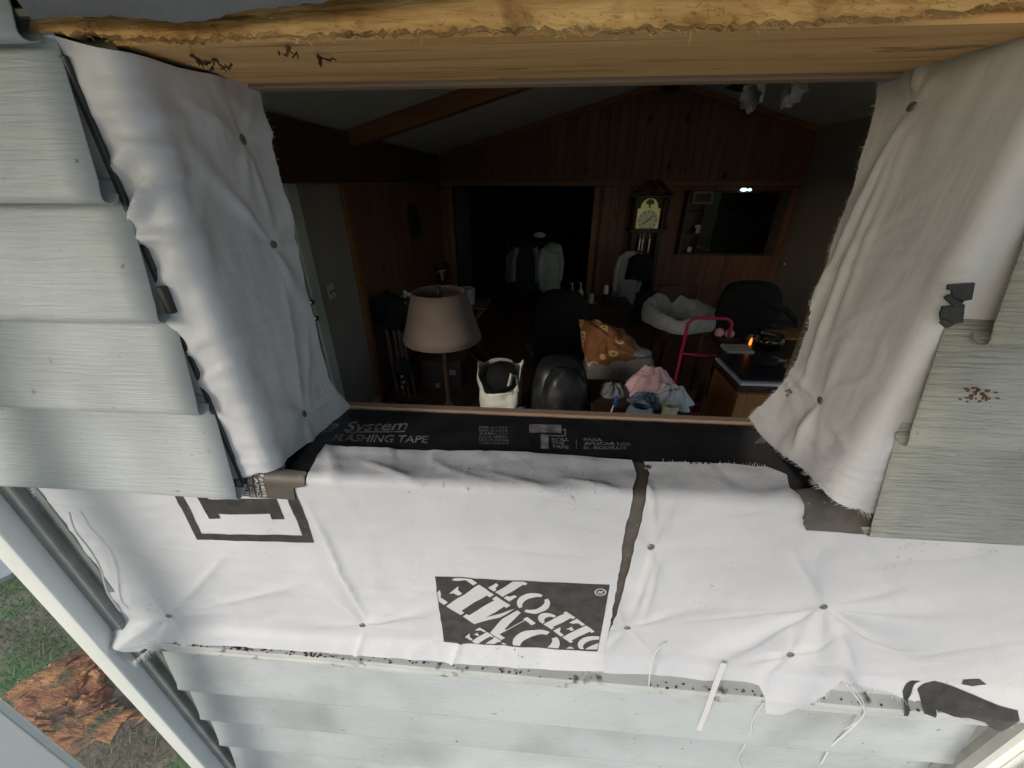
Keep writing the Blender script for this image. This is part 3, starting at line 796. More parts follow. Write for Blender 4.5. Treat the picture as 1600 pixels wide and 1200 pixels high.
# --- loose threads and straps hanging from the wrap
def strand(pts, w, name, label, flat=1., n=5):
    P = [onY(a, b, y) for a, b, y in pts]
    sm = []
    for i in range(len(P) - 1):
        for k in range(6):
            t = k / 6; a, b = P[max(i - 1, 0)], P[min(i + 2, len(P) - 1)]
            q = .5 * ((2 * P[i]) + (P[i + 1] - a) * t + (2 * a - 5 * P[i] + 4 * P[i + 1] - b) * t * t + (-a + 3 * P[i] - 3 * P[i + 1] + b) * t ** 3)
            sm.append(q)
    sm.append(P[-1]); mb = MB(); mb.tube(sm, w, n, flat=flat)
    return tag(mb.build(name, FRAY, None, smooth=True), label, "thread", "loose threads hanging from the wrap")
strand([(1040, 1004, .341), (1024, 1020, .333), (1016, 1050, .323), (1014, 1072, .320)], .0010, "loose_thread", "short white thread curling over the channel below the nail by the seam")
strand([(1193, 1098, .321), (1176, 1125, .326), (1172, 1150, .328), (1155, 1180, .328), (1158, 1200, .328)], .0008, "loose_thread", "thin white thread hanging from the low corner of the torn wrap")
strand([(1322, 1068, .322), (1342, 1095, .318), (1350, 1115, .320), (1328, 1140, .325), (1300, 1165, .328), (1282, 1195, .328)], .0012, "loose_thread", "longest knotted white thread hanging from the torn foot of the wrap")
strand([(1332, 1072, .320), (1349, 1098, .317), (1346, 1122, .321), (1318, 1140, .325)], .0007, "loose_thread", "short fine thread beside the longest knotted thread")
strand([(108, 800, .338), (118, 830, .335), (140, 858, .333), (158, 890, .334), (168, 925, .335), (188, 955, .337)], .0011, "loose_thread", "wavy white thread along the frayed left edge of the wrap")
st = MB(); P0, P1 = onY(1131, 1036, .334), onY(1091, 1142, .329); P2 = onY(1118, 1070, .3225)
w = Vector((.0042, 0, -.0006)); tt = .0007
pts = [P0, P2, P2 * .5 + P1 * .5 + Vector((0, -.001, 0)), P1]
vs = [p + w * s + Vector((0, o, 0)) for p in pts for s in (-1, 1) for o in (0, -tt)]
fs = []
for i in range(3):
    a = i * 4; fs += [(a, a + 4, a + 6, a + 2), (a + 1, a + 3, a + 7, a + 5), (a, a + 1, a + 5, a + 4), (a + 2, a + 6, a + 7, a + 3)]
fs += [(0, 2, 3, 1), (12, 13, 15, 14)]
tag(st.add(vs, fs).build("wrap_strip", FRAY), "narrow flat white strip hanging across the channel onto the siding", "strip")

# --- jamb flaps
fL, wL, jL = jamb(XL, 1)
NL = [jL(370, 218), jL(418, 382), jL(470, 646)]
cL = nail_creases(NL, 51, .0045, .05, bias=(1.6, -1.6, 2.6, .6))
RL = [(jL(365, 215), jL(262, 150), .009, .0045), (jL(372, 222), jL(415, 350), .005, .003), (jL(360, 212), wL(160, 160), .010, .003), (jL(465, 640), jL(432, 430), .010, .004), (jL(475, 640), jL(470, 500), .008, .004), (wL(150, 180), jL(250, 190), .006, .0045), (wL(165, 215), jL(270, 240), .006, .0035)]
def lfrel(s, z):
    h = .0035 * (n2(s, z, 8, 21) + .6) + .0012 * n2(s * 1.5, z, 26, 22) + .0004 * n2(s, z * .3, 90, 25)
    h += cL(s, z) + crease(s, z, 13.)
    for a, b, w, am in RL: h += ridge(s, z, a, b, w, am)
    k = math.exp(-((s + .008) / .022) ** 2)
    h += k * (.0030 * abs(n2(s * 5 + z * 8, z * 55, 1.0, 4)) + .0035 * max(0, n2(s, z, 30, 9)))
    h += math.exp(-((s + .012) / .03) ** 2) * .013 * max(0., 1 - 2.6 * abs(n2(s * 14 + z * 6, z * 30 - s * 16, 1.0, 13))) * max(0., .35 + n2(s, z, 10, 3)) 
    h += .005 * k * math.exp(-((z - Z(.02)) / .03) ** 2)
    h += .010 * sst(Z(-.24), Z(-.33), z) * sst(.06, .15, s) + .003 * sst(.12, .15, s)
    return max(0, h)
left_flap = Sheet(fL, lfrel, .0035)
inL = jag([jL(388, 130), jL(396, 150), jL(404, 190), jL(420, 258), jL(440, 335), jL(456, 398), jL(474, 478), jL(494, 556), jL(512, 612), jL(528, 632), jL(548, 637)], .0035, .0006, 31)
botL = jag([jL(548, 637), jL(528, 652), jL(498, 675), jL(468, 697), jL(440, 716), wL(412, 731), wL(392, 739), wL(372, 742)], .006, .0006, 33)
topL = [wL(99, 60), wL(140, 72), wL(180, 82), jL(215, 90), jL(262, 106), jL(320, 118), jL(370, 127), jL(388, 130)]
zlo, zhi = wL(372, 742)[1], wL(99, 60)[1]
polyL = [(-.075, zhi)] + topL + inL[1:] + botL[1:] + [(-.075, zlo)]
tl = thing("house_wrap_flap", "white house wrap folded round the left side of the window opening", "house wrap", (XL, D, ZS))
left_flap.mesh([polyL], .0035).build("sheet", WRAP, tl, smooth=True)
fibres(left_flap, inL, (1, 0), 90, .0002, .0008, .00014, 41).build("frayed_edge", FRAY, tl, kind='stuff')
nails(left_flap, NL, tl)

fR, wR, jR = jamb(XR, -1)
NR = [jR(1436, 166), jR(1289, 626)]
cR = nail_creases(NR, 61, .0038, .05, bias=(-1.7, 1.5, -1.4))
RRf = [(jR(1432, 180), jR(1262, 600), .0055, .0075), (jR(1424, 178), jR(1235, 585), .0050, .0060), (jR(1440, 185), jR(1300, 560), .006, .0035), (jR(1440, 160), jR(1480, 110), .005, .003), (jR(1290, 636), wR(1380, 720), .007, .003), (jR(1280, 640), jR(1255, 700), .006, .003)]
def rfrel(s, z):
    h = .0035 * (n2(s, z, 7, 71) + .6) + .0010 * n2(s * 1.5, z, 24, 72) + .0004 * n2(s, z * .3, 90, 75)
    h += cR(s, z) + crease(s, z, 19.)
    for a, b, w, am in RRf: h += ridge(s, z, a, b, w, am)
    k = math.exp(-((s + .006) / .022) ** 2)
    lowz = sst(Z(-.22), Z(-.34), z)
    h += k * (.0022 * abs(n2(s * 5, z * 45, 1.0, 74)))
    h += lowz * math.exp(-(s / .04) ** 2) * (.004 + .0075 * abs(math.sin(s * 60 + z * 260 + 3 * n2(s, z, 20, 7))))
    h += .010 * lowz * sst(.06, .15, s) + .003 * sst(.13, .17, s)
    return max(0, h)
right_flap = Sheet(fR, rfrel, .0035)
inR = jag([jR(1386, 104), jR(1384, 130), jR(1378, 170), jR(1356, 240), jR(1330, 330), jR(1302, 425), jR(1276, 508), jR(1243, 588), jR(1205, 636), jR(1190, 652)], .0035, .0009, 81)
botR = jag([jR(1190, 652), jR(1208, 686), jR(1240, 714), jR(1276, 742), jR(1306, 765), wR(1336, 786), wR(1356, 790)], .004, .0012, 83)
topR = [jR(1600, 27), jR(1560, 44), jR(1520, 58), jR(1470, 80), jR(1420, 102), jR(1398, 106), jR(1386, 104)]
zhi2 = max(jR(1600, 27)[1], Z(.13))
polyR = [(-.06, zhi2), (.0, zhi2)] + topR + inR[1:] + botR[1:] + [(-.06, wR(1356, 790)[1])]
trr = thing("house_wrap_flap", "white house wrap folded round the right side of the window opening, with long vertical creases", "house wrap", (XR, D, ZS))
right_flap.mesh([polyR], .0035).build("sheet", WRAP, trr, smooth=True)
fr = fibres(right_flap, inR, (1, 0), 200, .0003, .0013, .00016, 91); f2 = fibres(right_flap, botR, (.4, -1), 160, .0008, .004, .0002, 93); fr.add(f2.v, f2.f)
fr.build("frayed_edge", FRAY, trr, kind='stuff')
nails(right_flap, NR, trr)
tk = MB(); p = right_flap.pt(*jR(1246, 614)); tk.tube([p, p + Vector((-.004, .001, .003)), p + Vector((-.008, .001, .001))], [.0015, .0018, .001], 6); tk.tube([p + Vector((-.003, 0, .001)), p + Vector((-.004, .001, -.006))], .0011, 6)
tk.build("bent_nail", NAIL, trr, smooth=True)

# --- wrap rolled up above the header
def upl(x, z): return Vector((x, .339, z)), Vector((0, -1, 0))
def urel(s, t):
    k = max(0, t - ZH); q = max(0., 1 - ((k - .06) / .06) ** 2)
    return .004 + .020 * math.sqrt(q) + .003 * n2(s, t, 9, 91) + .0012 * n2(s, t, 40, 92)
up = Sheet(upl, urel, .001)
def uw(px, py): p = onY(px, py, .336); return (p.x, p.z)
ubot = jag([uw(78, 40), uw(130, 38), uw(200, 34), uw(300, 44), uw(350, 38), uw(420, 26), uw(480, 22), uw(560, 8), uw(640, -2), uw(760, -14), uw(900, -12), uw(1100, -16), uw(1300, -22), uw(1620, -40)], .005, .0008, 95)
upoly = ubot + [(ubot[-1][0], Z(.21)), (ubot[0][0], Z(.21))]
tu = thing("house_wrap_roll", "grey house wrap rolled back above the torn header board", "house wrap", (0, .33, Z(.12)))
up.mesh([upoly], .005).build("sheet", wrap_material("house_wrap_dark", (.085, .095, .125), (.15, .16, .19), .8), tu, smooth=True)  # darker blue-grey copy of the wrap material

# ------------------------------------------------------------------ flashing tape over the sill
def trel(s, t): return .0010 * abs(n2(s, t, 30, 101)) + .0006 * n2(s, t, 70, 102)
tape = Sheet(lap, trel, .0006)
tt_ = thing("flashing_tape", "black flashing tape lining the window sill, printed with grey lettering", "tape", (0, .43, ZS))
tpoly = [(XL - .02, .155 + Q), (XL - .02, -.035), (.02, -.04), (XR + .02, -.035), (XR + .02, .155 + Q)]
tape.mesh([tpoly], .006).build("strip", TAPE, tt_, smooth=True)
def fit(sheet, body, A, B, T, shear=0., bold=0., spacing=1.):
    """lettering laid so that its baseline runs A->B and its capitals reach T above A"""
    tr = text_tris(body, 1., shear, bold, 'LEFT', spacing)
    x0, x1 = min(p[0] for t in tr for p in t), max(p[0] for t in tr for p in t); H = .70
    ux, uy = (B[0] - A[0]) / (x1 - x0), (B[1] - A[1]) / (x1 - x0); vx, vy = (T[0] - A[0]) / H, (T[1] - A[1]) / H
    return [[(A[0] + (x - x0) * ux + y * vx, A[1] + (x - x0) * uy + y * vy) for x, y in t] for t in tr]
tx = []
def ink(p): print_polys(tape, p, .006, .0004).build("lettering", TAPEINK, tt_)
ink(fit(tape, "System", ls(537, 675), ls(638, 672), ls(541, 660), .3, .012))
ink(fit(tape, "FLASHING TAPE", ls(519, 690), ls(671, 693), ls(522, 679), .25, .01))
ink(fit(tape, "ZIP", ls(497, 676), ls(527, 675), ls(501, 664), .3, .02))
for i, s in enumerate(("ESR #1473", "ESR #1474", "AAMA 711", "DSA 0006", "ULC ER-R40406", "CCMC #14018-R")):
    y = 670 + i * 4.9; ink(fit(tape, s, ls(749, y), ls(793 if i < 4 else 795, y + .6), ls(749, y - 3.4), 0, .01))
for s, y in (("ROLL", 689.5), ("THE", 695), ("TAPE", 701.5)): ink(fit(tape, s, ls(862, y), ls(889 if s != "THE" else 882, y + .6), ls(862, y - 4.6), 0, .03))
for s, y, x in (("PARA", 689.5, 941), ("APLICAR USE", 696, 985), ("EL RODILLO", 702.5, 979)): ink(fit(tape, s, ls(912, y), ls(x, y + 1.2), ls(912, y - 4.6), 0, .03))
def rect(x0, y0, x1, y1): return [ls(x0, y1), ls(x1, y1 + .4), ls(x1, y0 + .4), ls(x0, y0)]
tx += [rect(827, 664, 877, 677), rect(879, 671, 884, 673), rect(882, 673, 884, 682), rect(858, 681, 884, 682.5), rect(845, 680, 857, 702), rect(900, 688, 900.8, 702)]
tx += [[ls(541, 675.5), ls(633, 674.5), ls(633, 676), ls(541, 677)]]
tx += [[ls(1178, 694), ls(1196, 676), ls(1210, 676), ls(1195, 694)], [ls(1200, 694), ls(1222, 682), ls(1226, 690), ls(1215, 696)]]
for p_ in tx: print_polys(tape, [p_], .006, .0004).build("printed_icon", TAPEINK, tt_)
# same black tape on the wall face, its stronger light put into the colour
TAPE_LIT = mat("tape_lit", (.075, .066, .058), (.115, .10, .088), rough=.5, scale=40, c3=(.30, .29, .27), s3=150, lo3=.68, hi3=.74)
def bw(px, py): return lw(px, py)
bk = Sheet(lap, lambda s, t: .0008 * abs(n2(s, t, 40, 111)) + .0012 * abs(n2(s, t, 15, 112)), .0056)
fl = thing("tape_flap", "dark scuffed tape flap with tiny white print below the left jamb", "tape", (-.33, D, ZS - .02))
bk.mesh([[bw(366, 744), ls(385, 738), ls(430, 737), ls(482, 742), bw(481, 755), bw(463, 758), bw(465, 776), bw(432, 774), bw(396, 772), bw(366, 768)]], .005).build("strip", TAPE_LIT, fl, smooth=True)
tx = []
for i, s in enumerate(("ESR 1473", "AAMA 711", "ESR #2227", "IAPMO", "#14018")):
    x = 374 + i * 9; print_polys(bk, fit(bk, s, bw(x, 743), bw(x + 6, 771), bw(x + 6, 742.4), 0, .01), .005, .0004).build("lettering", PRINTW, fl)
sm = MB()
rs = random.Random(17)
fr_ = thing("tape_flap", "tape flap below the right jamb, coloured brown as if strongly lit", "tape", (.32, D, ZS - .03))
bk2 = Sheet(lap, lambda s, t: .0006 * n2(s, t, 40, 121) + .004 * sst(-.045, -.07, t), .012)
bk2.mesh([jag([bw(1249, 780), bw(1300, 776), bw(1345, 784), bw(1354, 806), bw(1352, 824), bw(1300, 819), bw(1250, 816), bw(1245, 806), bw(1249, 780)], .012, .0006, 23)[:-1]], .005).build("strip", TAPE_LIT, fr_, smooth=True)
sb = thing("tape_strip", "narrow dark strip of tape in the seam between the two wrap sheets", "tape", (.13, D, ZS - .15))
Sheet(lap, lambda s, t: .0006 * abs(n2(s, t, 30, 131)) + .0005 * abs(n2(s * .2, t, 60, 133)), .0016).mesh([[ls(980, 722), ls(1012, 726), lw(1018, 775), lw(1000, 830), lw(984, 905), lw(962, 985), lw(938, 990), lw(956, 900), lw(968, 820), lw(980, 775)]], .005).build("strip", TAPE_LIT, sb, smooth=True)

# ------------------------------------------------------------------ glazed side panel on the left, boxed frame on the right
XP = -.715
yv = lambda px, py: onX(px, py, XP).y
e0, e1, e2, e3, e4 = yv(213, 1000), yv(203, 1000), yv(192, 1000), yv(143, 1000), yv(0, 1087)
pn = thing("glazed_side_panel", "white framed glass side panel meeting the wall, lawn showing through it", "window", (XP, .25, GZ))
s_ = MB(); s_.box(XP - .03, XP, e1, e0, GZ + .05, Z(.55), .002); s_.build("outer_stop", WHITEV, pn)
s_ = MB(); s_.box(XP - .034, XP - .006, e2 + .0005, e1 - .0003, GZ + .05, Z(.55)); s_.build("groove", mat("grey_gasket", (.34, .34, .34), rough=.6), pn)
s_ = MB(); s_.box(XP - .036, XP + .001, e3, e2, GZ + .05, Z(.55), .003, seg=2); s_.build("stile", WHITEV, pn)
s_ = MB(); s_.box(XP - .030, XP - .0015, e4 - .010, e4, GZ + .05, Z(.55), .002); s_.build("glazing_bead", mat("grey_white_bead", (.56, .60, .61), rough=.4), pn)
s_ = MB(); s_.box(XP - .036, XP + .004, e4 - .075, e4 - .0105, GZ + .05, Z(.55), .003, seg=2); s_.build("stile", WHITEV, pn)
s_ = MB(); s_.box(XP - .018, XP - .014, e4 - .004, e3 + .003, GZ + .10, Z(.5)); s_.build("pane", GLASS, pn)
s_ = MB(); s_.box(XP - .036, XP, e4 + .0002, e3 - .0002, GZ + .05, GZ + .12, .003); s_.build("bottom_rail", WHITEV, pn)
s_ = MB(); s_.box(XP - .036, XP, e4 + .0002, e3 - .0002, Z(.48), Z(.55), .003); s_.build("top_rail", WHITEV, pn)
rf = thing("corner_frame", "white channelled frame post in the lower right corner beside the siding", "frame", (.78, .3, GZ))
XQ = .770
s_ = MB(); s_.box(XQ - .010, XQ + .03, .326, .347, GZ + .05, Z(.5), .002); s_.build("stop", WHITEV, rf)
s_ = MB(); s_.box(XQ + .002, XQ + .03, .312, .3255, GZ + .05, Z(.5), .002); s_.build("groove", WHITEV, rf)
s_ = MB(); s_.box(XQ - .006, XQ + .03, .25, .3115, GZ + .05, Z(.5), .004, seg=2); s_.build("post", WHITEV, rf)

# lawn beyond the panel: debris heap, slab, grass
gpt = lambda px, py: onZ(px, py, GZ + .01)
RUST = mat("rusty_bark_debris", (.24, .08, .045), (.60, .28, .115), rough=.8, scale=3.2, detail=8, stretch=(1, 2.2, 1), lo=.38, hi=.64, c3=(.10, .10, .055), s3=5, lo3=.55, hi3=.68, bump=.8, bscale=18, bdist=.02)
hp = [(0, 1090), (30, 1062), (85, 1035), (148, 1005), (172, 1040), (176, 1075), (215, 1108), (222, 1120), (170, 1162), (112, 1182), (60, 1150), (20, 1110)]
hp = [(gpt(a, b).x, gpt(a, b).y) for a, b in hp]; hx, hy = sum(p[0] for p in hp) / len(hp), sum(p[1] for p in hp) / len(hp)
hpj = jag(hp + [hp[0]], .07, .07, 44)[:-1]
mb = MB()
def hfn(u, v):
    k = u * len(hpj); i = int(k) % len(hpj); x, y = hpj[i]; t = 1 - v
    X_, Y_ = hx + (x - hx) * t, hy + (y - hy) * t
    return Vector((X_, Y_, GZ + .004 + (.012 * sst(1, .8, t) + .022 * abs(n2(X_, Y_, 6, 2))) * (t < .999)))
mb.grid(hfn, len(hpj), 26, True)
hpo = thing("debris_heap", "rust brown heap of bark and leaf litter on the lawn outside the glass", "debris", (hx, hy, GZ))
mb.build("mound", RUST, hpo, smooth=True)
flk = MB(); rg = random.Random(5)
for i in range(60):
    k = rg.random() ** .5 * 1.05; x, y = rg.choice(hpj); X_, Y_ = hx + (x - hx) * k, hy + (y - hy) * k; a = rg.gauss(.5, .5); l, w = rg.uniform(.02, .06), rg.uniform(.005, .014); z = GZ + .022 + rg.random() * .012
    ca, sa = math.cos(a), math.sin(a); ti = rg.uniform(-.02, .03)
    q = [(-l, 0, 0), (-l * .3, -w, ti), (l * .6, -w * .8, ti), (l, 0, 0), (l * .4, w, -ti * .5), (-l * .5, w * .7, ti)]
    flk.add([(X_ + u * ca - v * sa, Y_ + u * sa + v * ca, z + t) for u, v, t in q], [(0, 1, 2, 3, 4, 5)])
flk.build("bark_flakes", mat("pale_bark_flake", (.30, .14, .06), (.48, .29, .13), rough=.75, scale=3, c3=(.16, .07, .05), s3=4, lo3=.5, hi3=.55), hpo, kind='stuff')
sl = MB(); q = [gpt(-60, 925), gpt(-40, 890), gpt(36, 862), gpt(54, 878), gpt(20, 902), gpt(-30, 925)]
sl.prism([(p.x, p.y) for p in q], 'Z', GZ - .02, GZ + .045)
tag(sl.build("paving_slab", mat("pale_concrete", (.42, .43, .44), (.52, .52, .53), rough=.8, scale=8)), "pale concrete slab lying in the lawn outside the glass", "slab")
gm = MB()
for i in range(16000):
    x, y = rg.uniform(-4.6, -1.3), rg.uniform(-.2, 2.2)
    if n2(x, y, 1.3, 4) + .5 * n2(x, y, 4, 5) < rg.uniform(-.35, .25): continue
    a = rg.uniform(0, 6.28); h = rg.uniform(.015, .05); l = rg.uniform(.0, .04); w = .003
    gm.add([(x - w * math.sin(a), y + w * math.cos(a), GZ), (x + w * math.sin(a), y - w * math.cos(a), GZ), (x + l * math.cos(a), y + l * math.sin(a), GZ + h)], [(0, 1, 2)])
g_ = gm.build("lawn_grass", mat("grass_blade", (.09, .19, .055), (.17, .26, .09), rough=.7, scale=2), None, kind='stuff', fixn=False)
g_["label"] = "short patchy green grass outside the glass"; g_["category"] = "grass"

# ------------------------------------------------------------------ the room behind the opening
LX, RX, FY, RIDGE = -1.65, 3.67, 6.5, 1.6
def ceil_z(x): return 2.44 + .265 * (min(x, 2 * RIDGE - x) - LX)
PAINT = mat("taupe_wall_paint", (.36, .325, .30), (.40, .365, .335), rough=.7, scale=3)
PLASTER = mat("ceiling_plaster", (.78, .80, .74), (.84, .86, .80), rough=.85, scale=4, bump=.3, bscale=60)
FLOORM = mat("brown_floor", (.21, .11, .075), (.29, .16, .11), rough=.35, scale=5, stretch=(1, .15, 1))
KNOTTY = wood_material("knotty_pine_board", (.19, .088, .056), (.27, .128, .08), (.035, .014, .01), 'Z', rough=.45, rnd=.12, scale=20, kscale=3.4)
BEAMW = wood_material("stained_beam", (.27, .115, .05), (.36, .16, .07), (.04, .015, .01), 'X', rough=.5)
DARKW = wood_material("dark_stained_wood", (.045, .022, .014), (.08, .04, .024), (.015, .008, .006), 'Z', rough=.4)
HONEY = wood_material("honey_oak", (.32, .14, .05), (.46, .23, .09), (.14, .05, .02), 'Z', rough=.38)
WHITEP = mat("white_gloss_paint", (.66, .71, .68), (.72, .76, .73), rough=.4, scale=3)
BLACKC = mat("black_cloth", (.004, .004, .005), (.008, .008, .009), rough=.9, scale=20)
LEATHER = mat("black_leather", (.008, .008, .009), (.015, .015, .017), rough=.42, spec=.3, scale=14, rvar=.08, bump=.35, bscale=90, bdist=.002)
CLOTHW = mat("cream_cloth", (.66, .64, .55), (.74, .72, .64), rough=.85, scale=12, bump=.3, bscale=200)
BRASS = mat("polished_brass", (.72, .60, .28), (.80, .68, .36), rough=.22, scale=30, metal=1.)
STEEL = mat("bright_steel", (.6, .6, .6), (.7, .7, .7), rough=.25, metal=1., scale=20)

fl = MB(); fl.prism([(-.752, .5165), (-1.60, .87), (-1.79, .93), (-1.79, 9.4), (4.4, 9.4), (4.4, .5165)], "Z", -.12, 0); struct(fl, "floor", FLOORM)
ce = MB()
for x0, x1 in ((-1.95, RIDGE), (RIDGE, 4.0)):
    z0, z1 = ceil_z(x0), ceil_z(x1)
    ce.add([(x0, .517, z0), (x1, .517, z1), (x1, 9.4, z1), (x0, 9.4, z0), (x0, .517, z0 + .14), (x1, .517, z1 + .14), (x1, 9.4, z1 + .14), (x0, 9.4, z0 + .14)],
           [(0, 3, 2, 1), (4, 5, 6, 7), (0, 1, 5, 4), (1, 2, 6, 5), (2, 3, 7, 6), (3, 0, 4, 7)])
struct(ce, "ceiling", PLASTER)
# left wall: splayed return by the corner, painted stretch with the door, panelled stretch
wlft = MB()
def splay(t0, t1, z0, z1, mb=None, f0=0., f1=1.):
    """stretch of the splayed return wall between the corner and the left wall"""
    o_ = lambda t, f: (-.760 - 1.04 * t + (.0 + .10 * t) * f, .366 + .434 * t + (.151 - .051 * t) * f)
    (mb or wlft).prism([o_(t0, f0), o_(t1, f0), o_(t1, f1), o_(t0, f1)], 'Z', z0, z1)
splay(0, .14, -.6, 2.75); splay(.86, 1, -.6, 2.75); splay(.14, .86, -.6, .85); splay(.14, .86, 2.25, 2.75)
wlft.box(-1.80, -1.65, .80, .9005, -.6, 2.75)
wlft.box(-1.80, LX, .90, 1.70, -.6, 2.75); wlft.box(-1.80, LX, 1.70, 2.60, 2.03, 2.75); wlft.box(-1.80, LX, 1.70, 2.60, -.6, -.001); wlft.box(-1.80, LX, 2.60, 9.4, -.6, 2.75); wlft.box(-1.80, -1.70, 1.70, 2.60, -.001, 2.03)
wall_left = struct(wlft, "wall_left", PAINT)
pb = 0
def board(name, parent, x0, x1, y0, y1, z0, z1, m=KNOTTY, b=.003):
    mb = MB(); mb.box(x0, x1, y0, y1, z0, z1, b); return mb.build(name, m, parent)
board("panel_backing", wall_left, LX + .0002, LX + .004, 3.43, FY - .001, .09, 2.06, DARKW, 0)
y = 3.43
while y < FY - .01:
    w = min(R.choice((.125, .14, .155)), FY - y)
    board("board", wall_left, LX + .0045, LX + .018, y + .001, y + w - .001, .09, 2.06, b=.002); y += w
board("corner_post", wall_left, LX + .0005, LX + .035, 3.335, 3.425, 0, 2.07, BEAMW)
board("baseboard", wall_left, LX + .0005, LX + .018, 2.725, 3.333, 0, .13, WHITEP)
board("baseboard", wall_left, LX + .0005, LX + .022, 3.43, FY - .03, 0, .088, DARKW)
board("wall_plate_beam", wall_left, LX + .0005, LX + .06, .92, FY - .001, 2.072, 2.43, wood_material("plate_beam", (.085, .04, .024), (.12, .058, .033), (.02, .01, .006), 'Y', rough=.6))
# far gable wall, panelled, with a wide dark doorway
OX0, OX1 = -1.42, .735
wb = MB()
wb.box(-1.80, OX0, FY + .02, FY + .12, 0, 2.08); wb.box(OX1, RX + .1, FY + .02, FY + .12, 0, 2.08)
wb.prism([(-1.80, 2.08), (RX + .1, 2.08), (RX + .1, ceil_z(RX) + .02), (RIDGE, ceil_z(RIDGE) + .02), (-1.80, ceil_z(-1.80) + .02)], 'Y', FY + .02, FY + .12)
wall_back = struct(wb, "wall_back", DARKW)
x = LX + .02
while x < RX - .02:
    w = R.choice((.125, .14, .155)); x1 = min(x + w, RX - .005)
    if x1 < OX0 - .06 or x > OX1 + .06: board("board", wall_back, x + .0015, x1 - .0015, FY, FY + .0195, 0, 2.03)
    zt = min(ceil_z(x), ceil_z(x1)) - .004
    if zt > 2.2: board("board", wall_back, x + .0015, x1 - .0015, FY, FY + .0195, 2.11, zt, KNOTTY)
    x = x1
board("rail_trim", wall_back, LX + .0605, RX - .003, FY - .02, FY - .0005, 2.035, 2.105, BEAMW)
board("doorway_jamb", wall_back, OX0 - .085, OX0, FY - .018, FY - .0005, 0, 2.03, BEAMW)
board("doorway_jamb", wall_back, OX1, OX1 + .085, FY - .018, FY - .0005, 0, 2.03, BEAMW)
for sx in (0, 1):   # rakes along the ceiling slope
    xa, xb = (LX + .06, RIDGE) if sx == 0 else (RIDGE, RX - .004)
    mb = MB(); mb.prism([(xa, ceil_z(xa) - .075), (xb, ceil_z(xb) - .075), (xb, ceil_z(xb) - .005), (xa, ceil_z(xa) - .005)], 'Y', FY - .03, FY - .001); mb.build("rake_trim", BEAMW, wall_back)
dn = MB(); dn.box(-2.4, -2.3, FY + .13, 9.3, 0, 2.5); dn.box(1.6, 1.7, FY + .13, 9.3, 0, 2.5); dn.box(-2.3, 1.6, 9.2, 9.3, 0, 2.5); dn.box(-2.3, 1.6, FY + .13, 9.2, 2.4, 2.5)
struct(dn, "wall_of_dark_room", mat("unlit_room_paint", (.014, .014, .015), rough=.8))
# right wall with a pale door
wr_ = MB(); wr_.box(RX, RX + .12, .516, 1.1, 0, 2.9); wr_.box(RX, RX + .12, 1.1, 3.37, 0, .7); wr_.box(RX, RX + .12, 1.1, 3.37, 2.2, 2.9); wr_.box(RX, RX + .12, 3.37, 5.30, 0, 2.9); wr_.box(RX, RX + .12, 5.30, FY + .12, 0, 2.9)
struct(wr_, "wall_right", PAINT)
dr = thing("interior_door", "pale grey flush door in the wall to the right of the room", "door", (RX, 5.8, 0))
mb = MB(); mb.box(RX - .03, RX - .001, 5.31, 6.32, .005, 2.045, .003); mb.build("leaf", mat("grey_door_paint", (.36, .34, .32), (.40, .38, .36), rough=.5, scale=2), dr)
mb = MB(); mb.lathe((0, 0, 0), [(.0, -.05), (.02, -.05), (.028, -.03), (.015, -.01), (.012, .0)], 12, Matrix.Translation((RX - .03, 6.22, 1.0)) @ Matrix.Rotation(math.pi / 2, 4, 'Y')); mb.build("knob", BRASS, dr, smooth=True)

# rafter and fan
bm_ = MB()
x0, x1 = LX + .062, RIDGE
bm_.prism([(x0, ceil_z(x0) - .13), (x1, ceil_z(x1) - .13), (x1, ceil_z(x1) - .004), (x0, ceil_z(x0) - .004)], 'Y', 3.54, 3.66)
tag(bm_.build("ceiling_beam", BEAMW), "brown stained wooden beam sloping across the pale ceiling", "beam")
mb = MB(); mb.box(RIDGE - .05, RIDGE + .05, .52, FY - .031, ceil_z(RIDGE) - .16, ceil_z(RIDGE) - .03, .004)
tag(mb.build("ridge_beam", wood_material("ridge_wood", (.06, .028, .016), (.09, .045, .025), (.02, .01, .008), 'Y')), "dark ridge beam at the peak of the ceiling", "beam")
fc = onY(1205, 146, 3.3); fx, fy, fz = fc.x, 3.3, fc.z + .06
fan = thing("ceiling_fan", "ceiling fan with frilled glass light shades hanging from the ridge", "ceiling fan", (fx, fy, fz))
mb = MB(); mb.tube([(fx, fy, fz + .1), (fx, fy, ceil_z(RIDGE) - .16)], .012, 8); mb.build("rod", BRASS, fan, smooth=True)
mb = MB(); mb.lathe((fx, fy, fz), [(.02, .13), (.09, .11), (.11, .06), (.09, .02), (.04, .0)], 20); mb.build("motor", BRASS, fan, smooth=40)
for k in range(5):
    a = k * 2 * math.pi / 5 + 2.9; M = Matrix.Translation((fx, fy, fz + .06)) @ Matrix.Rotation(a, 4, 'Z') @ Matrix.Rotation(.2, 4, 'X')
    mb = MB(); mb.box(.14, .58, -.065, .065, -.004, .004, .003, M); bl = mb.build("blade", DARKW, fan)
    mb = MB(); mb.box(.06, .17, -.02, .02, -.010, -.0045, .002, M); mb.build("bracket", BRASS, bl)
FRILL = mat("frosted_shade", (.50, .46, .45), (.60, .56, .54), rough=.4, scale=20)
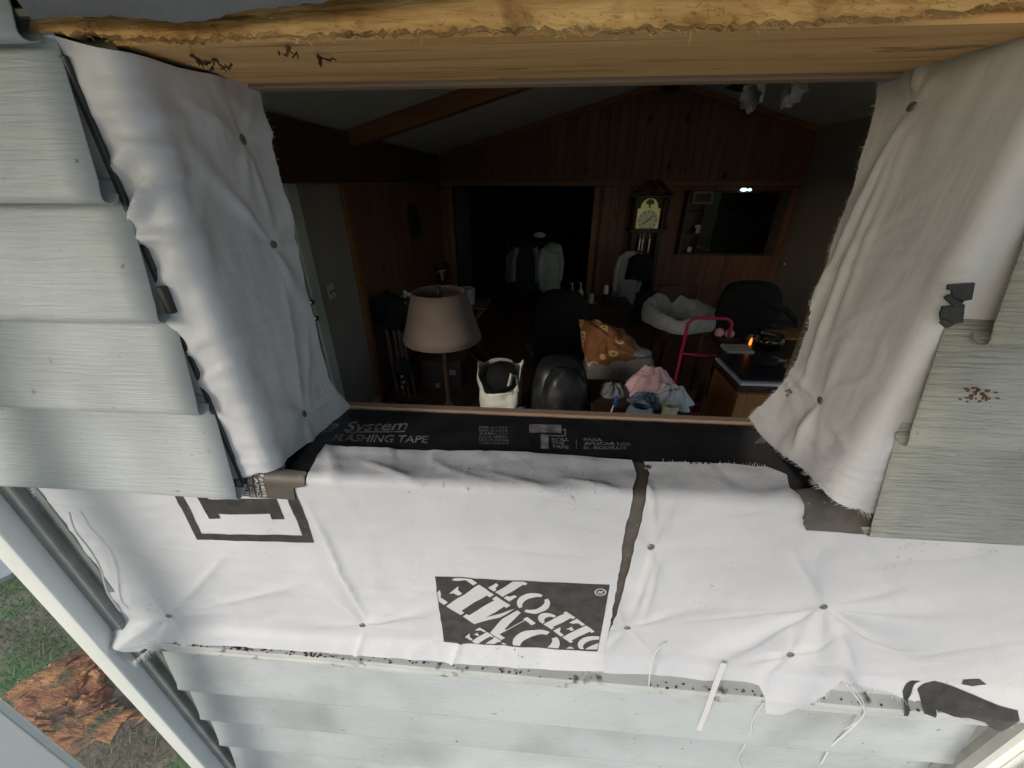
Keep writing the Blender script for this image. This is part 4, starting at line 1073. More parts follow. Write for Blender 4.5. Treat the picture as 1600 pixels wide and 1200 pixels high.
for k in range(4):
    a = k * math.pi / 2 + .5; c = Vector((fx + .10 * math.cos(a), fy + .10 * math.sin(a), fz - .03))
    M = Matrix.Rotation(a, 4, 'Z') @ Matrix.Rotation(2.2, 4, 'Y')
    mb = MB()
    def sf(u, v, M=M, c=c):
        q = u * 2 * math.pi; r = .022 + .05 * v ** .8 + .012 * v * v * math.cos(7 * q)
        return c + M @ Vector((r * math.cos(q), r * math.sin(q), .10 * v + .012 * v * math.sin(7 * q)))
    mb.grid(sf, 42, 8, True); sh = mb.build("light_shade", FRILL, fan, smooth=True, fixn=False); so = sh.modifiers.new("t", 'SOLIDIFY'); so.thickness = .003

# left door with casing and knobs, switch plate
ld = thing("white_door", "white door and casing on the left wall, two brass knobs on it", "door", (LX, 2.1, 0))
mb = MB(); mb.box(LX - .045, LX - .005, 1.72, 2.598, .005, 2.02, .002); lf = mb.build("leaf", WHITEP, ld)
for z0, z1 in ((.25, .95), (1.1, 1.85)):
    for y0 in (1.84, 2.22): mb = MB(); mb.box(LX - .0045, LX + .004, y0, y0 + .28, z0, z1, .006); mb.build("raised_panel", WHITEP, lf)
mb = MB(); mb.box(LX + .0006, LX + .022, 2.601, 2.722, 0, 2.07, .005); mb.build("casing", WHITEP, ld)
mb = MB(); mb.box(LX + .0006, LX + .022, 1.60, 1.70, 0, 2.07, .005); mb.build("casing", WHITEP, ld)
for px, py in ((477, 472), (484, 497)):
    p = onX(px, py, LX); mb = MB()
    mb.lathe((0, 0, 0), [(.0, .062), (.018, .058), (.026, .042), (.022, .028), (.011, .02), (.011, .004), (.03, .002), (.03, -.003)], 18, Matrix.Translation((LX, p.y, p.z)) @ Matrix.Rotation(math.pi / 2, 4, 'Y')); mb.build("knob", BRASS, ld, smooth=50)
sw = thing("switch_plate", "white double light switch plate on the taupe wall", "light switch", (LX, 2.885, 1.3))
p = onX(517, 455, LX); mb = MB(); mb.box(LX + .0005, LX + .007, p.y - .055, p.y + .055, p.z - .057, p.z + .057, .003); mb.build("plate", WHITEP, sw)
for s in (-.023, .023): mb = MB(); mb.box(LX + .0072, LX + .018, p.y + s - .005, p.y + s + .005, p.z - .013, p.z + .010, .002); mb.build("toggle", mat("dark_toggle" + str(s), (.05, .05, .045), rough=.4), sw)
hw = thing("dried_bunch", "dark dried bunch of twigs hanging on the panelled wall", "wall hanging", (LX + .05, 4.75, 1.6))
p = onX(645, 345, LX + .05); mb = MB()
for i in range(60):
    a = R.gauss(0, .5); l = R.uniform(.12, .34); q = p + Vector((R.uniform(0, .04), R.gauss(0, .03), .18))
    e = q + Vector((R.uniform(-.01, .07), math.sin(a) * l * .6, -math.cos(a) * l * 1.5)); mb.tube([q, q * .5 + e * .5 + Vector((.01, 0, 0)), e], [.004, .008, .002], 4)
mb.build("twigs", mat("dried_twig", (.03, .022, .016), (.05, .035, .025), rough=.9, scale=9), hw)
mb = MB(); mb.tube([p + Vector((0, 0, .16)), p + Vector((-.03, 0, .25))], .004, 6); mb.build("hook", STEEL, hw)

# unseen window added in the front wall to light the room: frame and panes
wn2 = thing("added_front_window", "unseen wide window added in the front wall to light the room", "window", (2.6, .43, W2[2]))
mb = MB()
mb.box(W2[0], W2[1], .40, .46, W2[2], W2[2] + .05); mb.box(W2[0], W2[1], .40, .46, W2[3] - .05, W2[3]); mb.box(W2[0], W2[0] + .05, .401, .459, W2[2] + .05, W2[3] - .05); mb.box(W2[1] - .05, W2[1], .401, .459, W2[2] + .05, W2[3] - .05); mb.box(2.57, 2.63, .401, .459, W2[2] + .05, W2[3] - .05)
mb.build("frame", WHITEV, wn2)
mb = MB(); mb.box(W2[0] + .05, 2.57, .428, .432, W2[2] + .05, W2[3] - .05); mb.build("pane", GLASS, wn2)
mb = MB(); mb.box(2.63, W2[1] - .05, .428, .432, W2[2] + .05, W2[3] - .05); mb.build("pane", GLASS, wn2)

ws_ = thing("added_splay_window", "unseen window added in the splayed wall to light the room from the left", "window", (-1.25, .6, .85))  # added out of view, to bring daylight in from the left front
mb = MB(); splay(.14, .86, .85, .90, mb, .3, .7); splay(.14, .86, 2.20, 2.25, mb, .3, .7); splay(.14, .18, .90, 2.20, mb, .3, .7); splay(.82, .86, .90, 2.20, mb, .3, .7); mb.build("frame", WHITEV, ws_)
mb = MB(); splay(.18, .82, .90, 2.20, mb, .48, .52); mb.build("pane", GLASS, ws_)
wc_ = thing("added_gable_window", "unseen low window added high in the front gable to light the room", "window", (1.6, .43, CL[2]))  # added out of view, for daylight from high up in front
mb = MB(); mb.box(CL[0], CL[1], .40, .46, CL[2], CL[2] + .03); mb.box(CL[0], CL[1], .40, .46, CL[3] - .03, CL[3])
for x_ in (CL[0] + .02, 1.6, CL[1] - .02): mb.box(x_ - .02, x_ + .02, .401, .459, CL[2] + .03, CL[3] - .03)
mb.build("frame", WHITEV, wc_)
mb = MB(); mb.box(CL[0] + .04, 1.58, .428, .432, CL[2] + .03, CL[3] - .03); mb.build("pane", GLASS, wc_)
mb = MB(); mb.box(1.62, CL[1] - .04, .428, .432, CL[2] + .03, CL[3] - .03); mb.build("pane", GLASS, wc_)
wn3 = thing("added_side_window", "unseen long window added in the right wall to light the room", "window", (RX, 2.8, .7))  # added out of view, to brighten the room from the right
mb = MB(); mb.box(RX + .04, RX + .09, 1.1, 3.37, .7, .75); mb.box(RX + .04, RX + .09, 1.1, 3.37, 2.15, 2.2)
for y_ in (1.125, 2.23, 3.345): mb.box(RX + .041, RX + .089, y_ - .025, y_ + .025, .75, 2.15)
mb.build("frame", WHITEV, wn3)
for y_ in (1.15, 2.255): mb = MB(); mb.box(RX + .063, RX + .067, y_, y_ + 1.055, .75, 2.15); mb.build("pane", GLASS, wn3)
# ------------------------------------------------------------------ grandfather clock
c0 = onY(1013, 345, 6.28); cx, cy = c0.x, 6.47
ck = thing("grandfather_clock", "tall dark wood grandfather clock with gilt arched dial against the panelling", "clock", (cx, 6.3, 0))
CW = wood_material("clock_walnut", (.035, .016, .010), (.065, .03, .018), (.012, .006, .004), 'Z', rough=.3)
mb = MB(); mb.box(cx - .29, cx + .29, 6.18, cy, 0, .10, .01); mb.box(cx - .27, cx + .27, 6.20, cy, .10, .50, .008); mb.box(cx - .28, cx + .28, 6.19, cy, .50, .55, .01); mb.build("base", CW, ck)
mb = MB(); mb.box(cx - .22, cx - .15, 6.24, cy, .55, 1.42, .006); mb.box(cx + .15, cx + .22, 6.24, cy, .55, 1.42, .006); mb.box(cx - .15, cx + .15, 6.40, cy, .55, 1.42); mb.build("trunk", CW, ck)
zd = c0.z
mb = MB(); mb.box(cx - .27, cx + .27, 6.21, cy, 1.42, 1.47, .008); mb.box(cx - .25, cx - .185, 6.24, cy, 1.47, 1.88, .004); mb.box(cx + .185, cx + .25, 6.24, cy, 1.47, 1.88, .004); mb.box(cx - .185, cx + .185, 6.34, cy, 1.47, 1.88); mb.box(cx - .28, cx + .28, 6.20, cy, 1.88, 1.92, .008); hood = mb.build("hood", CW, ck)
for s in (-1, 1):
    mb = MB(); mb.tube([(cx + s * .23, 6.215, 1.47), (cx + s * .23, 6.215, 1.88)], .016, 10); mb.build("column", CW, hood, smooth=40)
    pts = [(cx + s * (.28 - .26 * t), 6.24, 1.93 + .115 * math.sin(t * 1.75) ** 2 + .05 * t) for t in [i / 10 for i in range(11)]]
    mb = MB(); mb.tube(pts, [.032 - .010 * i / 10 for i in range(11)], 8); mb.blob((cx + s * .035, 6.235, 2.06), .035, .025, .035, 0, 1, 0, 12, 8); mb.build("swan_neck_scroll", CW, hood, smooth=50)
mb = MB(); mb.lathe((cx, 6.25, 1.92), [(.03, 0), (.03, .05), (.015, .07), (.035, .10), (.02, .14), (0, .19)], 12); mb.build("finial", CW, hood, smooth=True)
DIAL = mat("gilt_dial", (.88, .86, .42), (.92, .90, .50), rough=.3, scale=25, metal=.55)
mb = MB(); zb = zd - .155
mb.box(cx - .165, cx + .165, 6.325, 6.335, zb - .01, zb + .32, .002)
mb.prism([(cx + .125 * math.cos(a * math.pi / 16), zb + .32 + .135 * math.sin(a * math.pi / 16)) for a in range(17)], 'Y', 6.325, 6.335); dial = mb.build("dial", DIAL, ck)
RING = mat("silvered_ring", (.50, .50, .36), (.58, .58, .42), rough=.3, scale=20, metal=.6)
mb = MB(); M = Matrix.Translation((cx, 6.3245, zb + .155)) @ Matrix.Rotation(math.pi / 2, 4, 'X')
mb.lathe((0, 0, 0), [(.0, .0), (.145, .0), (.145, .003), (.0, .003)], 32, M); ring = mb.build("chapter_ring", RING, dial)
mb = MB(); mb.lathe((0, 0, 0), [(0, 0), (.06, 0), (.06, .002), (0, .002)], 24, Matrix.Translation((cx, 6.3245, zb + .385)) @ Matrix.Rotation(math.pi / 2, 4, 'X')); mb.build("moon_disc", mat("moon_disc_paint", (.12, .13, .10), (.30, .29, .16), rough=.4, scale=14), dial)
for s in (-1, 1): mb = MB(); mb.lathe((0, 0, 0), [(0, 0), (.034, 0), (.034, .0015), (0, .0015)], 18, Matrix.Translation((cx + s * .045, 6.322, zb + .345)) @ Matrix.Rotation(math.pi / 2, 4, 'X')); mb.build("moon_hump", DIAL, dial)
INK = mat("black_enamel", (.02, .02, .018), rough=.4)
for k in range(12):
    a = k * math.pi / 6; M = Matrix.Translation((cx, 6.3205, zb + .155)) @ Matrix.Rotation(a, 4, 'Y')
    mb = MB(); mb.box(-.006, .006, -.0008, .0008, .105, .135, 0, M); mb.build("hour_mark", INK, ring)
for a, l, w in ((.75, .10, .006), (-2.2, .085, .008)):
    M = Matrix.Translation((cx, 6.318, zb + .155)) @ Matrix.Rotation(a, 4, 'Y'); mb = MB(); mb.box(-w, w, -.001, .001, -.02, l, 0, M); mb.build("hand", INK, ring)
for s, l in ((-.075, .28), (-.03, .32), (.07, .30)):
    mb = MB(); mb.tube([(cx + s, 6.32, 1.40), (cx + s, 6.32, 1.40 - l * .25), (cx + s, 6.32, 1.40 - l * .26), (cx + s, 6.32, 1.40 - l)], [.003, .003, .018, .018], 10); mb.build("weight", STEEL, ck, smooth=30)
mb = MB(); mb.tube([(cx, 6.36, 1.42), (cx, 6.36, .8)], .005, 6); mb.lathe((0, 0, 0), [(0, -.01), (.08, -.008), (.09, 0), (.08, .008), (0, .01)], 20, Matrix.Translation((cx, 6.36, .76)) @ Matrix.Rotation(math.pi / 2, 4, 'X')); mb.build("pendulum", BRASS, ck, smooth=40)

# ------------------------------------------------------------------ garments
def garment(name, label, px, py0, py1, Y, wpx, m, seed, sleeve=True, hood=False, thick=.10, m2=None):
    a, b = onY(px, py0, Y), onY(px, py1, Y); w = (onY(px + wpx, (py0 + py1) / 2, Y).x - onY(px, (py0 + py1) / 2, Y).x) / 2; h = a.z - b.z
    t = thing(name, label, "clothes", (a.x, Y, b.z)); mb = MB()
    def fn(u, v):
        q = 2 * math.pi * u; sh = min(1, v / .16) ** .6
        k = (.28 + .72 * sh) * (1 + .10 * v); f = 1 + .13 * v * math.sin(5 * q + seed + 2 * v) + .08 * n2(q * 1.2, v * 3, 1, seed)
        return Vector((a.x + w * k * f * math.cos(q) + .03 * w * math.sin(7 * v + seed), Y + thick * (.6 + .6 * v) * f * math.sin(q), a.z - h * v - (.05 * h * math.sin(3 * q + seed) * v)))
    mb.grid(fn, 40, 22, True); o = mb.build("body", m, t, smooth=True, fixn=False)
    if sleeve:
        for s in (-1, 1):
            mb = MB(); p = [Vector((a.x + s * w * .80, Y - .02, a.z - h * .12)), Vector((a.x + s * w * 1.10, Y - .05, a.z - h * .35)), Vector((a.x + s * w * 1.12, Y - .06, a.z - h * .6)), Vector((a.x + s * w * 1.05, Y - .05, a.z - h * .78))]
            mb.tube(p, [w * .30, w * .27, w * .23, w * .19], 12); mb.build("sleeve", m2 or m, t, smooth=50)
    if hood:
        mb = MB(); mb.blob((a.x + w * .3, Y - .06, a.z - h * .10), w * .75, thick * .9, h * .10, .35, 2.5, seed); mb.build("hood", m2 or m, t, smooth=True)
    return t
GREYC = mat("grey_jersey", (.16, .17, .18), (.22, .23, .24), rough=.9, scale=9)
MINT = mat("pale_mint_cloth", (.34, .42, .36), (.46, .52, .46), rough=.9, scale=9)
DKC = mat("charcoal_jacket", (.012, .012, .014), (.02, .02, .023), rough=.85, scale=9)
garment("hung_jacket", "charcoal jacket with grey sleeves hung in the dark doorway", 822, 377, 455, 6.05, 34, DKC, 1., m2=GREYC)
garment("hung_hoodie", "pale mint hooded top hung at the right of the dark doorway", 862, 380, 452, 6.00, 30, MINT, 2., hood=True)
garment("hung_vest", "slim grey garment at the left of the clothes in the doorway", 801, 392, 440, 6.12, 20, GREYC, 3., sleeve=False)
t = thing("clothes_stand", "dark metal clothes stand carrying the garments in the doorway", "stand", (.1, 6.1, 0))
pa, pb_ = onY(795, 378, 6.1), onY(872, 378, 6.1)
for q in (pa, pb_):
    mb = MB(); mb.tube([(q.x, 6.1, .02), (q.x, 6.1, pa.z)], .012, 8); mb.build("upright", DARKV, t, smooth=40)
    mb = MB(); mb.tube([(q.x, 5.9, .02), (q.x, 6.3, .02)], .014, 8); mb.build("foot", DARKV, t, smooth=40)
mb = MB(); mb.tube([(pa.x - .06, 6.1, pa.z), (pb_.x + .06, 6.1, pa.z)], .012, 8); mb.build("rail", DARKV, t, smooth=40)
wc = mat("white_cap_cloth", (.6, .62, .6), rough=.8)
mb = MB(); q = onY(843, 368, 6.05); mb.blob((q.x, 6.05, q.z), .09, .09, .05, .08, 2, 1, 20, 10, flat=-.01); mb.box(q.x - .06, q.x + .06, 5.90, 5.99, q.z - .012, q.z - .004, .004)
tag(mb.build("cap", wc, None, smooth=40), "pale cap hung above the clothes in the doorway", "cap")
garment("draped_shirt", "pale shirt draped beside the clock", 985, 392, 470, 5.3, 34, mat("pale_linen", (.40, .39, .36), (.48, .47, .44), rough=.9), 4., sleeve=True)
garment("draped_jacket", "black jacket draped over the pale shirt in front of the clock", 1002, 398, 436, 5.16, 36, BLACKC, 5., sleeve=False)
t = thing("valet_stand", "wooden valet stand under the clothes beside the clock", "stand", (1.2, 5.35, 0)); q = onY(992, 392, 5.32)
mb = MB(); mb.tube([(q.x, 5.35, .03), (q.x, 5.35, q.z)], .018, 8); mb.build("post", DARKW, t, smooth=40)
mb = MB(); mb.box(q.x - .2, q.x + .2, 5.2, 5.5, 0, .03, .006); mb.build("foot", DARKW, t)
mb = MB(); mb.tube([(q.x - .18, 5.35, q.z - .03), (q.x, 5.35, q.z), (q.x + .18, 5.35, q.z - .03)], .014, 8); mb.build("hanger", DARKW, t, smooth=40)

# ------------------------------------------------------------------ wall cabinet with glass front, picture
a, b = onY(1078, 297, 6.30), onY(1195, 400, 6.30)
cb = thing("wall_cabinet", "dark glass fronted wall cabinet right of the clock", "cabinet", ((a.x + b.x) / 2, 6.4, b.z))
x0, x1, z0, z1 = a.x, b.x, b.z, a.z
mb = MB(); mb.box(x0, x0 + .03, 6.30, 6.495, z0, z1); mb.box(x1 - .03, x1, 6.30, 6.495, z0, z1); mb.box(x0 + .03, x1 - .03, 6.30, 6.495, z0, z0 + .03); mb.box(x0 + .03, x1 - .03, 6.30, 6.495, z1 - .03, z1); mb.box(x0 + .03, x1 - .03, 6.47, 6.495, z0 + .03, z1 - .03); mb.build("case", DARKW, cb)
for k in (1, 2): zz = z0 + (z1 - z0) * k / 3; mb = MB(); mb.box(x0 + .031, x1 - .031, 6.33, 6.469, zz - .01, zz + .01); mb.build("shelf", DARKW, cb)
mb = MB(); mb.box(x0 + .26, x1 - .032, 6.305, 6.309, z0 + .032, z1 - .032); mb.build("pane", glass_material("smoked_glass", (.35, .35, .38)), cb)
for k, (px, py, m, rr) in enumerate(((1092, 358, CLOTHW, .085), (1085, 366, BLACKC, .06), (1080, 383, WHITEP, .055), (1128, 390, WHITEP, .05))):
    q = onY(px, py, 6.36); zz = min((z0 + .03, z0 + (z1 - z0) / 3 + .01, z0 + 2 * (z1 - z0) / 3 + .01), key=lambda v: abs(v - (q.z - rr)))
    mb = MB(); mb.lathe((max(q.x, x0 + .12), 6.40, zz), [(.02, 0), (rr * .5, .004), (rr * .62, rr * .5), (rr * .6, rr * 1.3), (rr * .55, rr * 1.3), (rr * .55, rr * .5), (0, .012)], 16)
    tag(mb.build(("cream_bowl", "black_mug", "white_cup", "white_jar")[k], m, None, smooth=50), ("cream bowl on the left of the wall cabinet", "black mug beside the cream bowl in the wall cabinet", "white cup low at the left end of the wall cabinet", "small white jar behind the glass of the wall cabinet")[k], ("bowl", "mug", "cup", "jar")[k])
q = onY(1165, 296, 6.285); cl = thing("cabinet_glint", "small added glow for the glint at the top right corner of the wall cabinet", "lamp", tuple(q))
mb = MB(); mb.box(q.x - .085, q.x + .085, 6.28, 6.299, q.z + .002, q.z + .035, .004); mb.build("glint_base", DARKV, cl)
mb = MB(); mb.blob((q.x - .03, 6.27, q.z - .004), .05, .018, .022, .15, 3, 2, 16, 10); mb.blob((q.x + .05, 6.27, q.z - .004), .026, .015, .018, .3, 3, 4, 16, 10); mb.build("glint_blobs", emit_material("cool_glint_glow", (.62, 1, .92), 1.1), cl, smooth=True)  # glow stands in for a reflection on the cabinet glass
pf = thing("picture_frame", "small pale framed picture on the panelling left of the wall cabinet", "picture", (0, 0, 0)); a = onY(1085, 299, 6.27); b = onY(1112, 319, 6.27)
mb = MB()
for bx in ((a.x, b.x, a.z - .03, a.z), (a.x, b.x, b.z, b.z + .03), (a.x, a.x + .03, b.z + .03, a.z - .03), (b.x - .03, b.x, b.z + .03, a.z - .03)): mb.box(bx[0], bx[1], 6.27, 6.297, bx[2], bx[3], .003)
mb.build("frame", mat("pale_frame_wood", (.30, .22, .17), (.36, .27, .2), rough=.5), pf)
mb = MB(); mb.box(a.x + .031, b.x - .031, 6.285, 6.294, b.z + .031, a.z - .031); mb.build("print", mat("dim_picture", (.03, .025, .025), (.10, .08, .07), rough=.5, scale=14), pf)
for k, px in enumerate((1205, 1222)):
    a = onY(px, 320, 6.4); mb = MB()
    mb.grid(lambda u, v, a=a: Vector((a.x + (u - .5) * .17, 6.42 + .02 * math.sin(u * 16), 1.98 - v * .9)), 24, 8)
    o = mb.build("curtain_panel", mat("dim_curtain_%d" % k, (.08, .072, .062), (.11, .10, .085), rough=.9), None, smooth=True); so = o.modifiers.new("t", 'SOLIDIFY'); so.thickness = .006
    tag(o, ("dim brown curtain panel next to the wall cabinet", "outer dim curtain panel nearest the right corner of the room")[k], "curtain")

# ------------------------------------------------------------------ left side of the room
lp = onY(683, 548, 2.05); lx, ly = lp.x, 2.2
LS = mat("linen_lamp_shade", (.19, .14, .12), (.22, .165, .14), rough=.85, scale=9)
fl_ = thing("floor_lamp", "floor lamp with large tapered beige shade near the left wall", "lamp", (lx, ly, 0))
zt, zb = onY(680, 463, 2.1).z, onY(688, 547, 2.0).z
rt = (onY(725, 462, 2.15).x - onY(643, 462, 2.15).x) / 2; rb = (onY(746, 530, 2.15).x - onY(627, 530, 2.15).x) / 2
mb = MB(); mb.grid(lambda u, v: Vector((lx + (rt + (rb - rt) * v) * math.cos(6.2832 * u), ly + (rt + (rb - rt) * v) * math.sin(6.2832 * u), zt + (zb - zt) * v)), 48, 8, True)
sh = mb.build("shade", LS, fl_, smooth=True, fixn=False); so = sh.modifiers.new("t", 'SOLIDIFY'); so.thickness = .004
for r_, z_ in ((rt, zt), (rb, zb)):
    mb = MB(); mb.tube([(lx + r_ * math.cos(a * math.pi / 20), ly + r_ * math.sin(a * math.pi / 20), z_) for a in range(41)], .005, 6, cap=False); mb.build("shade_trim", LS, sh, smooth=True)
mb = MB(); mb.tube([(lx - rt, ly, zt - .02), (lx, ly, zt - .03), (lx + rt, ly, zt - .02)], .003, 5); mb.tube([(lx, ly - rt, zt - .02), (lx, ly, zt - .03), (lx, ly + rt, zt - .02)], .003, 5); mb.build("spider", DARKV, sh)
mb = MB(); mb.lathe((lx, ly, 0), [(.15, 0), (.15, .02), (.05, .04), (.014, .07), (.013, .6), (.03, .66), (.035, .72), (.014, .78), (.013, zt - .04), (.02, zt - .02), (.012, zt + .03), (0, zt + .04)], 18); mb.build("stand", DARKW, fl_, smooth=50)

bx_ = thing("cardboard_box", "brown cardboard box with white stickers on the floor behind the floor lamp", "box", (-.78, 3.85, 0))
a, b = onY(662, 612, 3.75), onY(722, 612, 3.75); CARD = mat("cardboard", (.17, .13, .10), (.22, .17, .13), rough=.85, scale=6)
mb = MB(); mb.box(a.x, b.x, 3.75, 4.15, .002, .34, .004); mb.build("carton", CARD, bx_)
for px, py, w, h, m in ((707, 582, .035, .03, WHITEP), (684, 602, .025, .03, WHITEP), (716, 580, .02, .03, mat("red_sticker", (.35, .05, .05), rough=.6))):
    q = onY(px, py, 3.749); mb = MB(); mb.box(q.x - w, q.x + w, 3.7485, 3.7497, q.z - h, q.z + h); mb.build("sticker", m, bx_)
gb = thing("golf_bag", "dark bag stuffed with long sticks leaning by the left wall", "bag", (-1.36, 3.5, 0))
for k, (pa_, pb2, r_) in enumerate((((604, 515), (622, 618), .018), ((615, 515), (632, 618), .016), ((622, 515), (640, 620), .018), ((628, 520), (650, 620), .015))):
    A_, B2 = onY(*pa_, 3.45), onY(*pb2, 3.35); mb = MB(); mb.tube([A_, (A_ + B2) / 2, B2], r_, 8); mb.build("stick", mat("bare_wood_stick_%d" % k, (.19, .11, .08), (.25, .15, .11), rough=.6), gb, smooth=40)
q = onY(612, 488, 3.5); mb = MB(); mb.blob((q.x, 3.5, q.z), .15, .12, .19, .18, 2.5, 3, 30, 20); mb.build("pouch", DKC, gb, smooth=True)
q = onY(630, 575, 3.38); mb = MB(); mb.blob((q.x, 3.38, q.z), .09, .08, .10, .2, 3, 5); mb.build("sleeve_pocket", mat("teal_nylon", (.03, .05, .055), (.05, .075, .08), rough=.6), gb, smooth=True)
for px, py in ((631, 597), (629, 605), (628, 588)):
    q = onY(px, py, 3.28); mb = MB(); mb.blob(q, .014, .012, .014, .3, 3, px); mb.build("tag", WHITEP, gb, smooth=True)
for px in (626, 642): q = onY(px, 632, 3.33); mb = MB(); mb.blob((q.x, 3.33, .035), .045, .06, .035, .1, 2, 1, 16, 10); mb.build("foot", BLACKC, gb, smooth=True)
fw = thing("dried_flowers", "dark twigs with small white blossoms beside the lamp shade", "flowers", (-1.2, 3.7, 0))
mb = MB()
for i in range(14): q = onY(R.uniform(620, 640), R.uniform(455, 500), 3.7); mb.tube([(q.x, 3.7, q.z - .25), (q.x + R.uniform(-.03, .03), 3.7, q.z)], .004, 5)
q = onY(630, 520, 3.7); mb.lathe((q.x, 3.7, 0), [(.10, 0), (.10, .01), (.025, .03), (.022, q.z - .2), (.07, q.z - .12), (.09, q.z + .05), (.08, q.z + .05), (0, q.z - .1)], 14); mb.build("stems", DARKW, fw)
for i in range(9): q = onY(R.uniform(622, 640), R.uniform(456, 498), 3.66); mb = MB(); mb.blob(q, .022, .02, .02, .4, 3, i, 10, 8); mb.build("blossom", CLOTHW, fw, smooth=True)

# tray table with pot, glass lantern
q = onY(735, 478, 4.3); tx0, tz = q.x, q.z
ty = thing("tray_table", "folding wooden tray table with crossed legs behind the floor lamp", "table", (tx0, 4.4, 0))
TW = wood_material("tray_wood", (.17, .10, .06), (.23, .14, .085), (.08, .04, .02), 'X', rough=.5)
mb = MB(); mb.box(tx0 - .48, tx0 + .20, 4.25, 4.65, tz - .025, tz - .005, .005); mb.build("tray", TW, ty)
for y_ in (4.27, 4.63):
    for s in (-1, 1):
        mb = MB(); mb.tube([(tx0 - .14 - s * .30, y_ + .012 * s, .01), (tx0 - .14 + s * .30, y_ + .012 * s, tz - .03)], .014, 8); mb.build("leg", TW, ty, smooth=40)
q = onY(733, 476, 4.4); mb = MB(); mb.lathe((q.x, 4.4, tz - .0045), [(.06, 0), (.068, .004), (.078, .19), (.074, .19), (.064, .01), (0, .008)], 20)
tag(mb.build("white_canister", mat("dull_white_ceramic", (.42, .40, .38), rough=.5), None, smooth=50), "dull white canister on the tray table", "canister")
q = onY(690, 425, 4.45); ln = thing("glass_lantern", "clear glass lantern standing above the lamp shade at the back", "lantern", (q.x, 4.45, tz))
mb = MB(); mb.lathe((q.x, 4.45, tz - .004), [(.07, 0), (.07, .02), (.02, .05), (.016, .22), (.05, .25)], 16); mb.build("stem", DARKW, ln, smooth=50)
mb = MB(); mb.lathe((q.x, 4.45, tz + .25), [(.055, 0), (.085, .06), (.09, .12), (.075, .20), (.07, .20), (.085, .12), (.08, .06), (.05, .004)], 18); mb.build("chimney", glass_material("lantern_glass", (.8, .8, .8), .05, 2.5), ln, smooth=True)
mb = MB(); mb.lathe((q.x, 4.45, tz + .252), [(.02, 0), (.02, .10), (0, .105)], 12); mb.build("candle", CLOTHW, ln, smooth=40)

# ------------------------------------------------------------------ seats in the middle
def loft(mb, secs, n=28, p=3.):
    """secs: (cx, cy, z, rx, ry) superellipse slices"""
    def sg(v, e): return math.copysign(abs(v) ** e, v)
    vs = []; fs = []
    for cx_, cy_, z_, rx, ry in secs:
        for k in range(n):
            q = 2 * math.pi * k / n; vs.append((cx_ + rx * sg(math.cos(q), 2 / p), cy_ + ry * sg(math.sin(q), 2 / p), z_))
    for i in range(len(secs) - 1):
        for k in range(n): fs.append((i * n + k, i * n + (k + 1) % n, (i + 1) * n + (k + 1) % n, (i + 1) * n + k))
    fs.append(tuple(range(n - 1, -1, -1))); fs.append(tuple((len(secs) - 1) * n + k for k in range(n)))
    return mb.add(vs, fs)
def soft(o):
    m_ = o.modifiers.new('soft', 'SUBSURF'); m_.levels = m_.render_levels = 2; return o
oc = thing("office_chair", "tall black high backed office chair in the middle of the room", "chair", (.25, 3.5, 0))
a = onY(879, 454, 3.35); ox, oz = a.x, a.z
mb = MB(); loft(mb, [(ox, 3.42, oz - .72, .20, .05), (ox, 3.38, oz - .55, .25, .07), (ox, 3.36, oz - .30, .255, .08), (ox, 3.38, oz - .12, .235, .075), (ox, 3.40, oz - .03, .17, .06), (ox, 3.41, oz, .09, .03)], 32, 2.8); soft(mb.build("backrest", BLACKC, oc, smooth=True))
mb = MB(); loft(mb, [(ox, 3.68, .40, .22, .22), (ox, 3.68, .42, .26, .26), (ox, 3.68, .48, .27, .27), (ox, 3.68, .51, .22, .22)], 28, 3); mb.build("seat", BLACKC, oc, smooth=True)
mb = MB(); mb.tube([(ox, 3.68, .08), (ox, 3.68, .40)], .03, 10); mb.build("column", DARKV, oc, smooth=40)
for s in (-1, 1): mb = MB(); mb.tube([(ox + s * .24, 3.48, .55), (ox + s * .30, 3.50, .68), (ox + s * .30, 3.80, .70), (ox + s * .25, 3.82, .48)], .02, 8); mb.build("armrest", DARKV, oc, smooth=40)
for k in range(5):
    a_ = k * 1.2566; mb = MB(); mb.tube([(ox, 3.68, .10), (ox + .28 * math.cos(a_), 3.68 + .28 * math.sin(a_), .06)], [.025, .018], 8); lg_ = mb.build("base_arm", DARKV, oc, smooth=40)
    mb = MB(); mb.blob((ox + .28 * math.cos(a_), 3.68 + .28 * math.sin(a_), .03), .03, .03, .03, 0, 1, 0, 10, 8); mb.build("caster", BLACKC, lg_, smooth=True)
rc_ = thing("leather_recliner", "black leather recliner with a rounded glossy back close to the window", "chair", (.15, 2.3, 0))
a = onY(878, 562, 2.22); rx_, rz_ = a.x, a.z; wv = (onY(922, 600, 2.22).x - onY(836, 600, 2.22).x) / 2
mb = MB(); loft(mb, [(rx_ - .01, 2.24, rz_ - .62, wv * 1.05, .10), (rx_, 2.22, rz_ - .40, wv * 1.08, .13), (rx_, 2.22, rz_ - .22, wv * 1.05, .14), (rx_, 2.24, rz_ - .08, wv * .92, .125), (rx_, 2.26, rz_ - .02, wv * .72, .09), (rx_, 2.27, rz_, wv * .45, .05)], 36, 2.6); soft(mb.build("back_cushion", LEATHER, rc_, smooth=True))
mb = MB(); mb.blob((rx_ + wv * .12, 2.13, rz_ - .26), wv * .84, .13, .25, .07, 2, 2, 40, 28, 2.3); mb.build("side_roll", LEATHER, rc_, smooth=True)
mb = MB(); loft(mb, [(rx_, 2.62, .12, .30, .34), (rx_, 2.62, .42, .32, .36), (rx_, 2.62, .50, .27, .31)], 28, 4); mb.build("seat", LEATHER, rc_, smooth=True)
